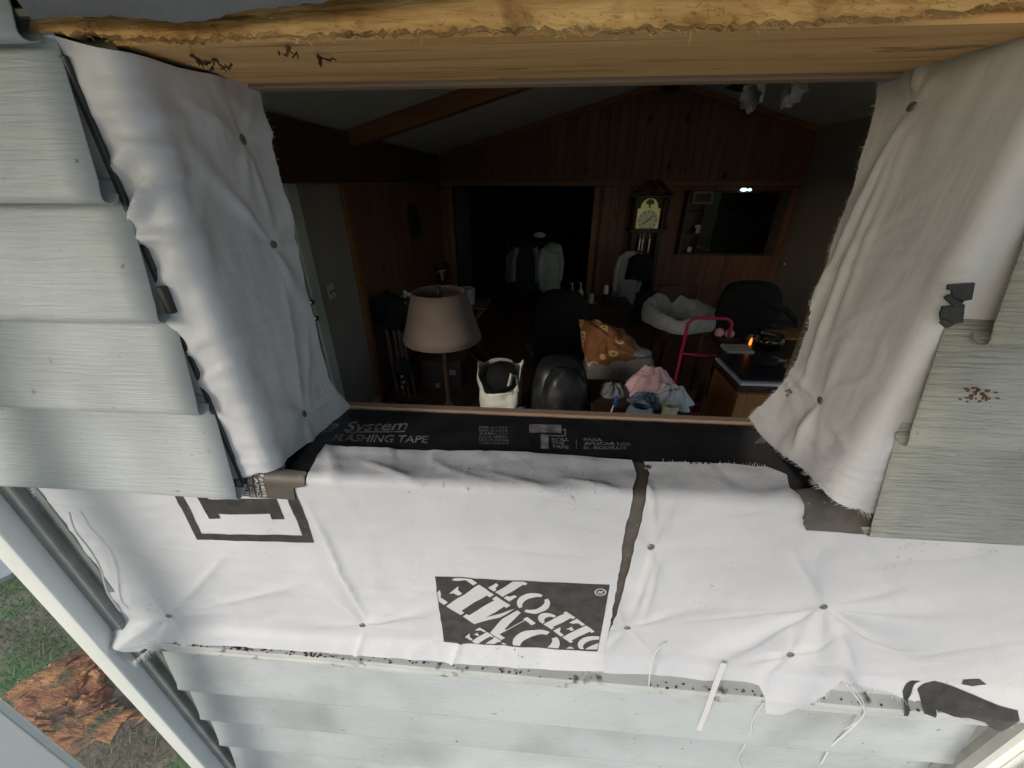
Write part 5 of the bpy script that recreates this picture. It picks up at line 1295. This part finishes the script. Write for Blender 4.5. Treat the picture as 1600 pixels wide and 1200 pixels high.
for s in (-1, 1): mb = MB(); loft(mb, [(rx_ + s * .36, 2.55, .05, .07, .36), (rx_ + s * .36, 2.55, .52, .08, .38), (rx_ + s * .36, 2.55, .60, .05, .34)], 24, 3.5); mb.build("arm", LEATHER, rc_, smooth=True)
mb = MB(); mb.box(rx_ - .30, rx_ + .30, 2.30, 2.90, .0, .115, .01); mb.build("base", DARKV, rc_)

# bench with the cream tote bag
a, b = onY(748, 645, 2.2), onY(812, 640, 2.2); bz = a.z - .03
bn = thing("side_bench", "dark low bench under the cream bag", "bench", ((a.x + b.x) / 2, 2.3, 0))
mb = MB(); mb.box(a.x - .12, b.x + .04, 2.10, 2.55, bz - .05, bz, .008); mb.build("top", DARKW, bn)
for x_ in (a.x - .09, b.x + .01):
    for y_ in (2.13, 2.52): mb = MB(); mb.box(x_ - .025, x_ + .025, y_ - .025, y_ + .025, 0, bz - .0505, .004); mb.build("leg", DARKW, bn)
bag = thing("tote_bag", "cream cloth bag with a wide black mouth near the window", "bag", ((a.x + b.x) / 2, 2.3, bz))
bw_, bxm, bh = (b.x - a.x) / 2, (a.x + b.x) / 2, onY(780, 575, 2.25).z - bz
def bagf(u, v):
    q = 6.2832 * u; k = 1 + .07 * math.sin(3 * q) * v + .16 * n2(math.cos(q) * 2.2, math.sin(q) * 2.2 + v * 2.5, 1, 4) + .07 * n2(math.cos(q) * 6, math.sin(q) * 6 + v * 5, 1, 6)
    return Vector((bxm + bw_ * (1.0 + .08 * v) * k * math.copysign(abs(math.cos(q)) ** .7, math.cos(q)), 2.32 + .13 * k * math.copysign(abs(math.sin(q)) ** .7, math.sin(q)), bz + .001 + bh * v * (.72 + .20 * math.sin(q) + .24 * abs(math.cos(q)) ** 4 + .05 * math.sin(4 * q + 1))))
mb = MB(); mb.grid(bagf, 48, 16, True); o = mb.build("cloth", CLOTHW, bag, smooth=True, fixn=False); so = o.modifiers.new("t", 'SOLIDIFY'); so.thickness = .004
mb = MB(); mb.blob((bxm + .005, 2.35, bz + bh * .68), bw_ * .84, .11, bh * .30, .10, 2.5, 4); mb.build("black_lining", BLACKC, bag, smooth=True)
mb = MB(); mb.tube([(bxm + bw_ * .5, 2.20, bz + bh * .72), (bxm + bw_ * .62, 2.18, bz + bh * .98), (bxm + bw_ * .85, 2.22, bz + bh * .86), (bxm + bw_ * .95, 2.24, bz + bh * .55)], [.018, .02, .018, .012], 8, flat=.35); mb.build("strap", CLOTHW, bag, smooth=50)
q = onY(815, 648, 2.12); mb = MB(); mb.blob((q.x, 2.16, bz + .055), .055, .05, .055, .2, 3, 3); tag(mb.build("denim_bundle", mat("blue_denim", (.03, .05, .11), (.06, .09, .17), rough=.9, scale=30), None, smooth=True), "small blue denim bundle on the bench by the cream bag", "clothes")

# brown sofa with patterned pillow
SOFA = mat("taupe_sofa_cloth", (.15, .125, .105), (.20, .17, .145), rough=.9, scale=12, bump=.3, bscale=120)
a, b = onY(916, 566, 2.95), onY(1024, 590, 2.95); sz = onY(965, 556, 2.95).z
sf_ = thing("sofa", "taupe cloth sofa end under the patterned blanket", "sofa", ((a.x + b.x) / 2, 3.4, 0)); sxm, sw_ = (a.x + b.x) / 2, (b.x - a.x) / 2
mb = MB(); loft(mb, [(sxm, 3.10, .06, sw_, .17), (sxm, 3.10, sz - .12, sw_ * 1.02, .18), (sxm, 3.10, sz - .03, sw_ * .95, .15), (sxm, 3.10, sz, sw_ * .7, .08)], 36, 4); soft(mb.build("arm", SOFA, sf_, smooth=True))
mb = MB(); loft(mb, [(sxm - .05, 3.75, .06, sw_, .47), (sxm - .05, 3.75, .44, sw_, .47), (sxm - .05, 3.75, .50, sw_ * .9, .42)], 36, 5); mb.build("seat_cushion", SOFA, sf_, smooth=True)
for x_ in (sxm - sw_ * .8, sxm + sw_ * .8): mb = MB(); mb.box(x_ - .03, x_ + .03, 3.0, 3.06, 0, .06); mb.build("foot", DARKW, sf_)
def pattern(name):
    m = mat(name, (.20, .075, .028), (.27, .11, .04), rough=.85, scale=9); nt = m.node_tree; L = nt.links; p = nt.nodes["Principled BSDF"]; tc = nd(nt, "ShaderNodeTexCoord")
    col = p.inputs["Base Color"].links[0].from_socket
    for sc, lo, hi, c in ((8.5, .26, .40, (.60, .42, .16)), (8.5, .06, .16, (.74, .66, .48)), (24, .16, .26, (.40, .08, .03))):
        v = nd(nt, "ShaderNodeTexVoronoi"); v.inputs["Scale"].default_value = sc; L.new(tc.outputs["Object"], v.inputs["Vector"])
        a_ = nd(nt, "ShaderNodeMath", operation='COMPARE'); a_.inputs[1].default_value = (lo + hi) / 2; a_.inputs[2].default_value = (hi - lo) / 2 * (1 if sc < 20 else .6); L.new(v.outputs["Distance"], a_.inputs[0])
        mx = nd(nt, "ShaderNodeMix", data_type='RGBA'); mx.inputs["B"].default_value = c4(c); L.new(a_.outputs[0], mx.inputs["Factor"]); L.new(col, mx.inputs["A"]); col = mx.outputs["Result"]
    L.new(col, p.inputs["Base Color"]); return m
PAT = pattern("floral_print_cloth")
q = onY(948, 536, 3.05); M = Matrix.Rotation(.62, 4, 'X') @ Matrix.Rotation(.15, 4, 'Y')
pw = thing("patterned_blanket", "brown and yellow flower patterned blanket bunched on the sofa end", "blanket", (q.x, 3.12, sz))
bl_px = [(906, 500), (935, 503), (968, 515), (990, 533), (1006, 556), (992, 566), (968, 572), (945, 576), (922, 570), (912, 548)]
cbl = onY(950, 538, 3.02)
def blf(u, v):
    k = u * len(bl_px); i0 = int(k) % len(bl_px); i1 = (i0 + 1) % len(bl_px); t_ = k - int(k)
    px_ = bl_px[i0][0] * (1 - t_) + bl_px[i1][0] * t_; py_ = bl_px[i0][1] * (1 - t_) + bl_px[i1][1] * t_
    yy = 3.25 - .28 * (py_ - 500) / 75; e = onY(px_, py_, yy); w = 1 - v
    p_ = cbl.lerp(e, w ** .8); bul = .11 * (1 - w ** 2.5)
    an = u * 6.2832; f_ = .022 * math.sin(5 * an + 6 * w) * w * (1 - w) * 4 + .03 * n2(p_.x, p_.z, 9, 3) + .014 * n2(p_.x, p_.z, 24, 5) + .02 * w ** 4 * math.sin(15 * an)
    return p_ + Vector((-.1, -.75, .65)) * (bul + f_)
mb = MB(); mb.grid(blf, 90, 26, True); o = mb.build("cloth", PAT, pw, smooth=True, fixn=False); so = o.modifiers.new("t", 'SOLIDIFY'); so.thickness = .012
mb = MB()
for i_ in range(70):
    u_ = R.uniform(.42, .86); c = blf(u_, .02); d = Vector((R.uniform(-.7, .7), -R.uniform(.2, 1), -R.uniform(.2, .9))).normalized(); s_v = Vector((R.uniform(.4, 1), 0, R.uniform(-.5, .5))).normalized() * R.uniform(.008, .018)
    l = R.uniform(.02, .045); mb.add([c - s_v, c + s_v, c + d * l + s_v * 1.3, c + d * l * 1.3, c + d * l - s_v * 1.1], [(0, 1, 2, 3, 4)])
mb.build("tied_fringe", mat("pale_fringe", (.40, .34, .24), (.58, .52, .40), rough=.9, scale=20), pw, kind='stuff', fixn=False)
mb = MB(); a = onY(1000, 556, 2.95); mb.blob((a.x, 3.02, sz + .01), .11, .10, .025, .25, 3, 9, 24, 12); tag(mb.build("folded_towel", GREYC, None, smooth=True), "grey folded cloth on the sofa end next to the blanket", "cloth")

# dark table by the window with the laundry and small things
a, b = onY(924, 640, 2.05), onY(1078, 640, 2.05); tz2 = onY(1043, 633, 1.95).z - .092
tb = thing("dark_table", "dark table close under the window carrying the laundry", "table", ((a.x + b.x) / 2, 2.2, 0))
mb = MB(); mb.box(a.x, b.x, 1.75, 2.44, tz2 - .03, tz2, .006); mb.build("top", DARKW, tb)
for x_ in (a.x + .04, b.x - .04):
    for y_ in (1.79, 2.40): mb = MB(); mb.box(x_ - .025, x_ + .025, y_ - .025, y_ + .025, 0, tz2 - .0305, .004); mb.build("leg", DARKW, tb)
PINK = mat("pink_cotton", (.68, .40, .43), (.76, .48, .50), rough=.9, scale=8, bump=.3, bscale=150)
def cloth_pile(name, label, px, py, Y, rx, ry, rz, m, seed, zbase, amp=.22, fr=3.2):
    q = onY(px, py, Y); mb = MB()
    def fn(u, v):
        a_ = 6.2832 * u; k = (1 - v); r = 1 + .18 * n2(math.cos(a_) * 2, math.sin(a_) * 2, 1, seed) + .10 * k * math.sin(7 * a_ + seed)
        z_ = rz * (1 - k ** 2.2) * (1 + amp * n2(k * math.cos(a_) * fr, k * math.sin(a_) * fr, 1, seed)) + .012 * math.sin(9 * a_ + 5 * k + seed) * (1 - v) * v * 4
        return Vector((q.x + rx * k * r * math.cos(a_), Y + ry * k * r * math.sin(a_), zbase + .003 + max(0, z_)))
    mb.grid(fn, 64, 22, True); return tag(mb.build(name, m, None, smooth=True), label, "clothes")
cloth_pile("white_shirt", "white printed shirt at the right of the laundry pile", 1048, 620, 2.16, .13, .13, .10, mat("printed_white_cotton", (.66, .66, .70), (.72, .71, .74), rough=.9, scale=30, c3=(.20, .30, .40), s3=30, lo3=.62, hi3=.66), 3., tz2, .3, 4)
cloth_pile("blue_cloth", "dark blue patterned cloth under the pink shirt", 1008, 628, 2.12, .10, .10, .06, mat("navy_print", (.04, .07, .14), (.25, .33, .42), rough=.9, scale=60), 7., tz2)
cloth_pile("pink_shirt", "crumpled pink shirt on top of the laundry pile", 1018, 600, 2.30, .18, .14, .15, PINK, 5., tz2, .3, 4)
cloth_pile("grey_cloth", "grey striped cloth bundle left of the pink shirt", 955, 620, 2.25, .10, .09, .055, mat("grey_striped_cloth", (.10, .105, .11), (.24, .25, .26), rough=.9, scale=14, stretch=(1, 6, 1)), 9., tz2)
q = onY(958, 640, 1.98); br = thing("blue_brush", "blue brush standing on the dark table", "brush", (q.x, 1.98, tz2))
mb = MB(); mb.tube([(q.x - .012, 1.98, tz2 + .002), (q.x, 1.98, tz2 + .06)], .005, 8); mb.build("handle", WHITEP, br, smooth=40)
mb = MB(); mb.blob((q.x + .012, 1.98, tz2 + .085), .016, .012, .035, .05, 2, 2, 16, 12); mb.build("head", mat("blue_plastic", (.03, .08, .32), rough=.35), br, smooth=True)
q = onY(998, 655, 1.95); mb = MB(); mb.lathe((q.x, 1.95, tz2 + .001), [(.085, 0), (.083, .012), (.070, .055), (.052, .082), (.048, .085), (.064, .055), (.078, .012), (.080, .0)], 24)
tag(mb.build("glass_bowl", mat("ribbed_blue_glass", (.24, .34, .40), (.38, .48, .54), rough=.14, scale=30, stretch=(6, 6, .5), spec=.8), None, smooth=True), "upturned bluish glass bowl on the dark table", "bowl")
q = onY(1043, 657, 1.95); cd = thing("pillar_candle", "cream pillar candle on the dark table beside the glass bowl", "candle", (q.x, 1.95, tz2))
mb = MB(); mb.lathe((q.x, 1.95, tz2 + .001), [(.040, 0), (.042, .004), (.042, .088), (.040, .092), (.034, .092), (.031, .078), (0, .076)], 24); mb.build("wax", mat("cream_wax", (.68, .66, .50), rough=.5), cd, smooth=50)
mb = MB(); mb.tube([(q.x, 1.95, tz2 + .0765), (q.x + .002, 1.95, tz2 + .092)], .0015, 6); mb.build("wick", BLACKC, cd)

# sideboard with bottles at the back
a, b = onY(880, 474, 4.6), onY(985, 474, 4.6); zz = a.z
sbd = thing("sideboard", "dark reddish sideboard with bottles on it at the back", "sideboard", ((a.x + b.x) / 2, 4.8, 0))
mb = MB(); mb.box(a.x, b.x, 4.5, 4.95, 0, zz - .03, .004); mb.build("body", mat("mahogany_panel", (.05, .018, .014), (.08, .03, .022), rough=.4), sbd)
mb = MB(); mb.box(a.x - .02, b.x + .02, 4.48, 4.97, zz - .0295, zz, .006); mb.build("top", DARKW, sbd)
def pump(px, h, r_, label, m):
    q = onY(px, 470, 4.6); t_ = thing("pump_bottle", label, "bottle", (q.x, 4.62, zz), "pump bottles on the sideboard")
    mb = MB(); mb.lathe((q.x, 4.62, zz + .001), [(r_ * .95, 0), (r_, .006), (r_, h * .55), (r_ * .55, h * .70), (r_ * .3, h * .72), (r_ * .3, h * .78)], 18); mb.build("bottle", m, t_, smooth=50)
    mb = MB(); mb.tube([(q.x, 4.62, zz + h * .78), (q.x, 4.62, zz + h * .97), (q.x - .03, 4.60, zz + h)], .006, 8); mb.build("pump", WHITEP, t_, smooth=40)
pump(893, .24, .032, "slim white pump bottle at the left end of the sideboard", mat("white_bottle", (.42, .42, .40), rough=.4)); pump(906, .25, .038, "taller pump bottle next to the slim one on the sideboard", mat("grey_bottle", (.30, .32, .31), rough=.4))
q = onY(923, 472, 4.6); mb = MB(); mb.lathe((q.x, 4.62, zz + .001), [(.05, 0), (.09, .012), (.085, .014), (0, .006)], 20); tag(mb.build("plate", mat("dull_plate", (.30, .28, .26), rough=.4), None, smooth=50), "small plate under the candle on the sideboard", "plate")
mb = MB(); mb.lathe((q.x, 4.62, zz + .0085), [(.034, 0), (.036, .004), (.036, .11), (.03, .115), (0, .11)], 18); tag(mb.build("pale_candle", mat("pale_wax", (.40, .38, .34), rough=.5), None, smooth=50), "pale candle on the small plate on the sideboard", "candle")
q = onY(945, 470, 4.6); sp_ = thing("spray_can", "dark can with a white cap at the right of the sideboard", "can", (q.x, 4.6, zz))
mb = MB(); mb.lathe((q.x + .01, 4.6, zz + .001), [(.032, 0), (.034, .004), (.034, .12), (.03, .125)], 16); mb.build("body", DKC, sp_, smooth=40)
mb = MB(); mb.lathe((q.x, 4.6, zz + .127), [(.028, 0), (.028, .07), (.018, .10), (0, .105)], 16); mb.build("cap", WHITEP, sp_, smooth=50)

# ------------------------------------------------------------------ right side of the room
RED = mat("red_painted_steel", (.36, .015, .05), (.44, .025, .075), rough=.35, scale=6)
a, b = onY(1063, 560, 3.05), onY(1129, 560, 3.05); ht = onY(1100, 497, 3.05).z; hx0, hx1 = a.x, b.x
tk_ = thing("hand_truck", "red tubular hand truck standing in front of the plush pet bed", "hand truck", ((hx0 + hx1) / 2, 3.05, 0))
r_ = .07; pts = [(hx0, 3.05, .12), (hx0, 3.05, ht - r_)] + [(hx0 + r_ - r_ * math.cos(k * math.pi / 12), 3.05, ht - r_ + r_ * math.sin(k * math.pi / 12)) for k in range(1, 7)] + [(hx1 - r_ + r_ * math.sin(k * math.pi / 12), 3.05, ht - r_ + r_ * math.cos(k * math.pi / 12)) for k in range(0, 7)] + [(hx1, 3.05, .12)]
mb = MB(); mb.tube(pts, .013, 10); mb.build("frame", RED, tk_, smooth=40)
for py in (553, 630, 700):
    zc = onY(1095, py, 3.05).z if py < 690 else .25; mb = MB(); mb.tube([(hx0, 3.05, zc), ((hx0 + hx1) / 2, 3.04, zc - .01), (hx1, 3.05, zc)], .011, 8); mb.build("crossbar", RED, tk_, smooth=40)
mb = MB(); mb.box(hx0 - .03, hx1 + .03, 2.82, 3.05, .006, .014, .003); mb.build("toe_plate", RED, tk_)
for x_ in (hx0 - .05, hx1 + .05):
    mb = MB(); mb.lathe((0, 0, 0), [(0, -.02), (.08, -.02), (.10, -.012), (.10, .012), (.08, .02), (0, .02)], 20, Matrix.Translation((x_, 3.14, .101)) @ Matrix.Rotation(math.pi / 2, 4, 'Y')); mb.build("wheel", BLACKC, tk_, smooth=40)
q = onY(1121, 573, 3.03); mb = MB(); mb.box(q.x - .012, q.x + .012, 3.030, 3.036, q.z - .035, q.z + .035, .001); mb.build("label", WHITEP, tk_)

PET = mat("grey_plush", (.36, .35, .33), (.44, .43, .41), rough=.95, scale=20, bump=.5, bscale=90)
q = onY(1072, 500, 4.0); pz = q.z - .10
pt = thing("pet_bed", "pale grey square plush pet bed with a sunken middle", "pet bed", (q.x, 4.1, pz))
def petf(u, v):
    a_ = 6.2832 * u; e = .72; cx_ = math.copysign(abs(math.cos(a_)) ** e, math.cos(a_)); sy_ = math.copysign(abs(math.sin(a_)) ** e, math.sin(a_))
    prof_ = [(.78, 0), (.98, .02), (1.03, .09), (1.0, .17), (.90, .21), (.78, .19), (.66, .11), (.45, .07), (.0, .06)]; k = v * 8; i = min(int(k), 7); t_ = k - i
    rr_ = prof_[i][0] * (1 - t_) + prof_[i + 1][0] * t_; z_ = prof_[i][1] * (1 - t_) + prof_[i + 1][1] * t_
    w_ = 1 + .16 * n2(cx_ * 2, sy_ * 2, 1, 3); x_, y_ = .37 * rr_ * cx_ * w_, .34 * rr_ * sy_ * w_
    c_, s_2 = math.cos(.5), math.sin(.5); return Vector((q.x + x_ * c_ - y_ * s_2, 4.15 + x_ * s_2 + y_ * c_, pz + .002 + z_ * (1 + .32 * n2(cx_ * 1.7, sy_ * 1.7, 1, 8) + .20 * sy_ + .16 * n2(cx_ * 4, sy_ * 4 + rr_ * 3, 1, 2))))
mb = MB(); mb.grid(petf, 64, 34, True); mb.build("cushion", PET, pt, smooth=True)
ch_ = thing("wooden_chair", "dark wooden chair carrying the pet bed", "chair", (q.x, 4.15, 0))
mb = MB(); mb.box(q.x - .24, q.x + .24, 3.92, 4.40, pz - .04, pz, .01); mb.build("seat", DARKW, ch_)
for x_ in (-.20, .20):
    for y_ in (3.96, 4.36): mb = MB(); mb.tube([(q.x + x_, y_, 0), (q.x + x_ * .95, y_, pz - .041)], [.015, .022], 8); mb.build("leg", DARKW, ch_, smooth=40)
mb = MB(); mb.box(q.x - .22, q.x + .22, 4.42, 4.45, pz - .03, pz + .36, .01); mb.build("backrest", DARKW, ch_)

# oak cabinet by the window and what lies on it
a, b = onY(1150, 612, 2.3), onY(1262, 612, 2.3); cz_ = onY(1160, 606, 2.3).z
oc_ = thing("oak_cabinet", "honey oak cabinet with panelled end at the right below the window", "cabinet", ((a.x + b.x) / 2, 2.7, 0))
mb = MB(); mb.box(a.x + .02, b.x, 2.32, 2.70, 0, cz_ - .035, .003); mb.build("body", HONEY, oc_)
mb = MB(); mb.box(a.x, b.x + .02, 2.29, 2.72, cz_ - .0345, cz_, .008); mb.build("top", DARKW, oc_)
q = onY(1118, 558, 3.0); dk = thing("dark_desk", "dark desk behind the oak cabinet carrying the lamp and vase", "desk", (q.x + .4, 3.0, 0))
mb = MB(); mb.box(q.x, q.x + .95, 2.80, 3.22, cz_ - .03, cz_, .005); mb.build("top", DARKW, dk)
for x_ in (q.x + .04, q.x + .91):
    for y_ in (2.84, 3.18): mb = MB(); mb.box(x_ - .025, x_ + .025, y_ - .025, y_ + .025, 0, cz_ - .0305, .004); mb.build("leg", DARKW, dk)
xa, xb = a.x + .022, b.x - .002
for bx in ((xa, xa + .06, .05, cz_ - .05), (xb - .06, xb, .05, cz_ - .05), (xa + .0605, xb - .0605, cz_ - .12, cz_ - .05), (xa + .0605, xb - .0605, .05, .13), (xa + .0605, xb - .0605, cz_ - .36, cz_ - .32)):
    mb = MB(); mb.box(bx[0], bx[1], 2.305, 2.3195, bx[2], bx[3], .003); mb.build("frame_rail", HONEY, oc_)
mb = MB(); mb.box(a.x + .03, b.x, 2.33, 2.75, cz_ + .001, cz_ + .018, .002); tag(mb.build("paper_stack", mat("white_paper", (.66, .67, .70), rough=.7), None), "thick stack of white paper under the black folder on the cabinet", "paper")
mb = MB(); mb.box(a.x + .05, b.x - .01, 2.36, 2.80, cz_ + .0185, cz_ + .034, .004); tag(mb.build("black_folder", mat("black_plastic_cover", (.02, .02, .024), rough=.32), None), "flat black folder on the paper stack on the cabinet", "folder")
q = onY(1190, 575, 2.6); mb = MB(); mb.blob((q.x + .02, 2.62, cz_ + .062), .09, .07, .028, .2, 3, 4); tag(mb.build("black_glove", BLACKC, None, smooth=True), "crumpled black cloth on the black folder", "cloth")
M = Matrix.Translation((q.x + .11, 2.66, cz_ + .060)) @ Matrix.Rotation(.5, 4, 'Z') @ Matrix.Rotation(.2, 4, 'Y'); mb = MB(); mb.box(-.06, .06, -.045, .045, -.003, .003, .001, M); tag(mb.build("grey_card", mat("grey_card_paper", (.26, .26, .28), rough=.7), None), "loose grey card leaning on the black cloth", "card")
q = onY(1143, 556, 3.0); mb = MB(); mb.box(q.x - .10, q.x + .09, 2.86, 3.02, cz_ + .001, cz_ + .028, .003); tag(mb.build("white_book", mat("pale_book_edge", (.46, .45, .43), rough=.7), None), "closed pale book at the left end of the dark desk", "book")
PB = mat("pink_pompom", (.55, .30, .34), rough=.95)
for k, (px, py) in enumerate(((1121, 531), (1136, 535))): q = onY(px, py, 3.08); mb = MB(); mb.blob((q.x, 3.08, cz_ + .10 - .01 * k), .036, .036, .036, .12, 6, k, 20, 14); tag(mb.build("pink_ball", PB, None, smooth=True), ("larger pink ball at the left of the dark desk", "smaller pink ball right of the larger one")[k], "ball")
q = onY(1128, 545, 3.1); mb = MB(); mb.lathe((q.x + .01, 3.09, cz_ + .001), [(.06, 0), (.075, .006), (.10, .075), (.095, .075), (.07, .012), (0, .01)], 20, None, 1, .8); tag(mb.build("dark_dish", DARKV, None, smooth=50), "dark dish holding the pink balls", "dish")
q = onY(1172, 537, 2.95); lm = thing("amber_lamp", "small amber oil lamp glowing on the dark desk", "lamp", (q.x, 2.95, cz_))
mb = MB(); mb.lathe((q.x, 2.95, cz_ + .001), [(.045, 0), (.045, .01), (.02, .025), (.018, .04), (.03, .05)], 16); mb.build("base", BRASS, lm, smooth=50)
mb = MB(); mb.lathe((q.x, 2.95, cz_ + .052), [(.008, 0), (.011, .010), (.007, .018), (.011, .026), (.007, .038), (.005, .048), (0, .058)], 14); mb.build("flame", emit_material("amber_glow", (1.0, .30, .06), 1.5), lm, smooth=True)
mb = MB(); mb.lathe((q.x, 2.95, cz_ + .051), [(.03, 0), (.042, .04), (.036, .10), (.034, .10), (.040, .04), (.028, .002)], 18); mb.build("chimney", glass_material("amber_glass", (1, .86, .70), .03, 1.5), lm, smooth=True)
q = onY(1203, 545, 2.95); mb = MB(); mb.lathe((q.x, 2.98, cz_ + .001), [(.05, 0), (.09, .03), (.105, .08), (.085, .13), (.082, .13), (.10, .08), (.086, .03), (.03, .006)], 22); tag(mb.build("glass_vase", glass_material("green_tinted_glass", (.60, .66, .55), .03, 1.5), None, smooth=True), "round greenish glass vase beside the amber lamp", "vase")
# padded dark chair with curved arm and a small wooden stand behind the cabinet
a = onY(1185, 440, 3.9); dc = thing("padded_armchair", "dark padded armchair with a looping armrest in front of the right wall", "chair", (a.x, 3.9, 0))
mb = MB(); loft(mb, [(a.x, 3.95, a.z - .75, .27, .09), (a.x, 3.92, a.z - .4, .32, .11), (a.x, 3.95, a.z - .12, .30, .10), (a.x, 3.98, a.z, .20, .06)], 30, 2.6); soft(mb.build("backrest", BLACKC, dc, smooth=True))
mb = MB(); loft(mb, [(a.x, 3.65, .30, .30, .28), (a.x, 3.65, .46, .32, .30), (a.x, 3.65, .52, .26, .25)], 30, 3); mb.build("seat", BLACKC, dc, smooth=True)
P_ = [onY(px, py, 3.4) for px, py in ((1195, 500), (1225, 505), (1244, 508), (1243, 498), (1228, 485), (1205, 478), (1196, 470))]
mb = MB(); mb.tube(P_, [.02, .024, .026, .026, .026, .024, .02], 10); mb.build("armrest", BLACKC, dc, smooth=50)
mb = MB(); mb.tube([P_[0], Vector((a.x + .1, 3.6, P_[0].z - .12)), Vector((a.x + .12, 3.7, .45))], .02, 8); mb.build("arm_support", DARKV, dc, smooth=40)
for x_ in (-.22, .22):
    for y_ in (3.45, 3.85): mb = MB(); mb.tube([(a.x + x_, y_, 0), (a.x + x_, y_, .30)], .02, 8); mb.build("leg", DARKW, dc, smooth=40)
a, b = onY(1212, 526, 3.3), onY(1240, 548, 3.3); ws = thing("wooden_stool", "small blond wooden stool behind the glass vase", "stool", ((a.x + b.x) / 2, 3.35, 0))
mb = MB(); mb.box(a.x, a.x + .30, 3.26, 3.50, a.z - .05, a.z, .006); mb.build("seat", HONEY, ws)
for x_ in (a.x + .03, a.x + .27):
    for y_ in (3.29, 3.47): mb = MB(); mb.tube([(x_ + .01, y_, 0), (x_, y_, a.z - .051)], .018, 8); mb.build("leg", HONEY, ws, smooth=40)

# small debris on the header: dried leaf bits
for k, (px, py, s, lab) in enumerate(((450, 72, .010, "dark dried leaf curl caught under the torn header edge"), (497, 86, .007, "small dried leaf scrap hanging at the middle left of the header"), (300, 85, .009, "dried leaf tangle near the left end of the header"), (335, 92, .012, "larger dried stalk cluster beside the left jamb top"))):
    p = onZ(px, py, ZH - .002); mb = MB(); rr_ = random.Random(k + 60)
    for i_ in range(2 + (k > 1)):
        d = Vector((rr_.uniform(-1.8, 1.8), rr_.uniform(-.5, .9), -rr_.uniform(.05, .35))) * s * 1.6; b_ = Vector((0, rr_.uniform(-.3, .3), -rr_.uniform(.1, .4))) * s
        pts = [p + d * t_ + b_ * math.sin(t_ * 3.1) for t_ in (0, .25, .5, .75, 1)]; mb.tube(pts, [.0004, .0004, .0003, .0003, .0002], 4)
        for t_ in range(1, 5):
            if rr_.random() < .75: mb.blob(pts[t_] + Vector((0, 0, -.0006)), rr_.uniform(.001, .0036), rr_.uniform(.001, .003), rr_.uniform(.001, .003), .5, 3, t_ + i_, 9, 7, M=Matrix.Rotation(rr_.uniform(0, 3), 3, 'Y') @ Matrix.Diagonal((1, .4, .35)))
    mb.blob(p + Vector((0, 0, -.0008)), s * .22, s * .16, .0012, .5, 3, k, 12, 8)
    tag(mb.build("leaf_scrap", BARKY, None), lab, "leaf scrap", "leaf scraps on the header")
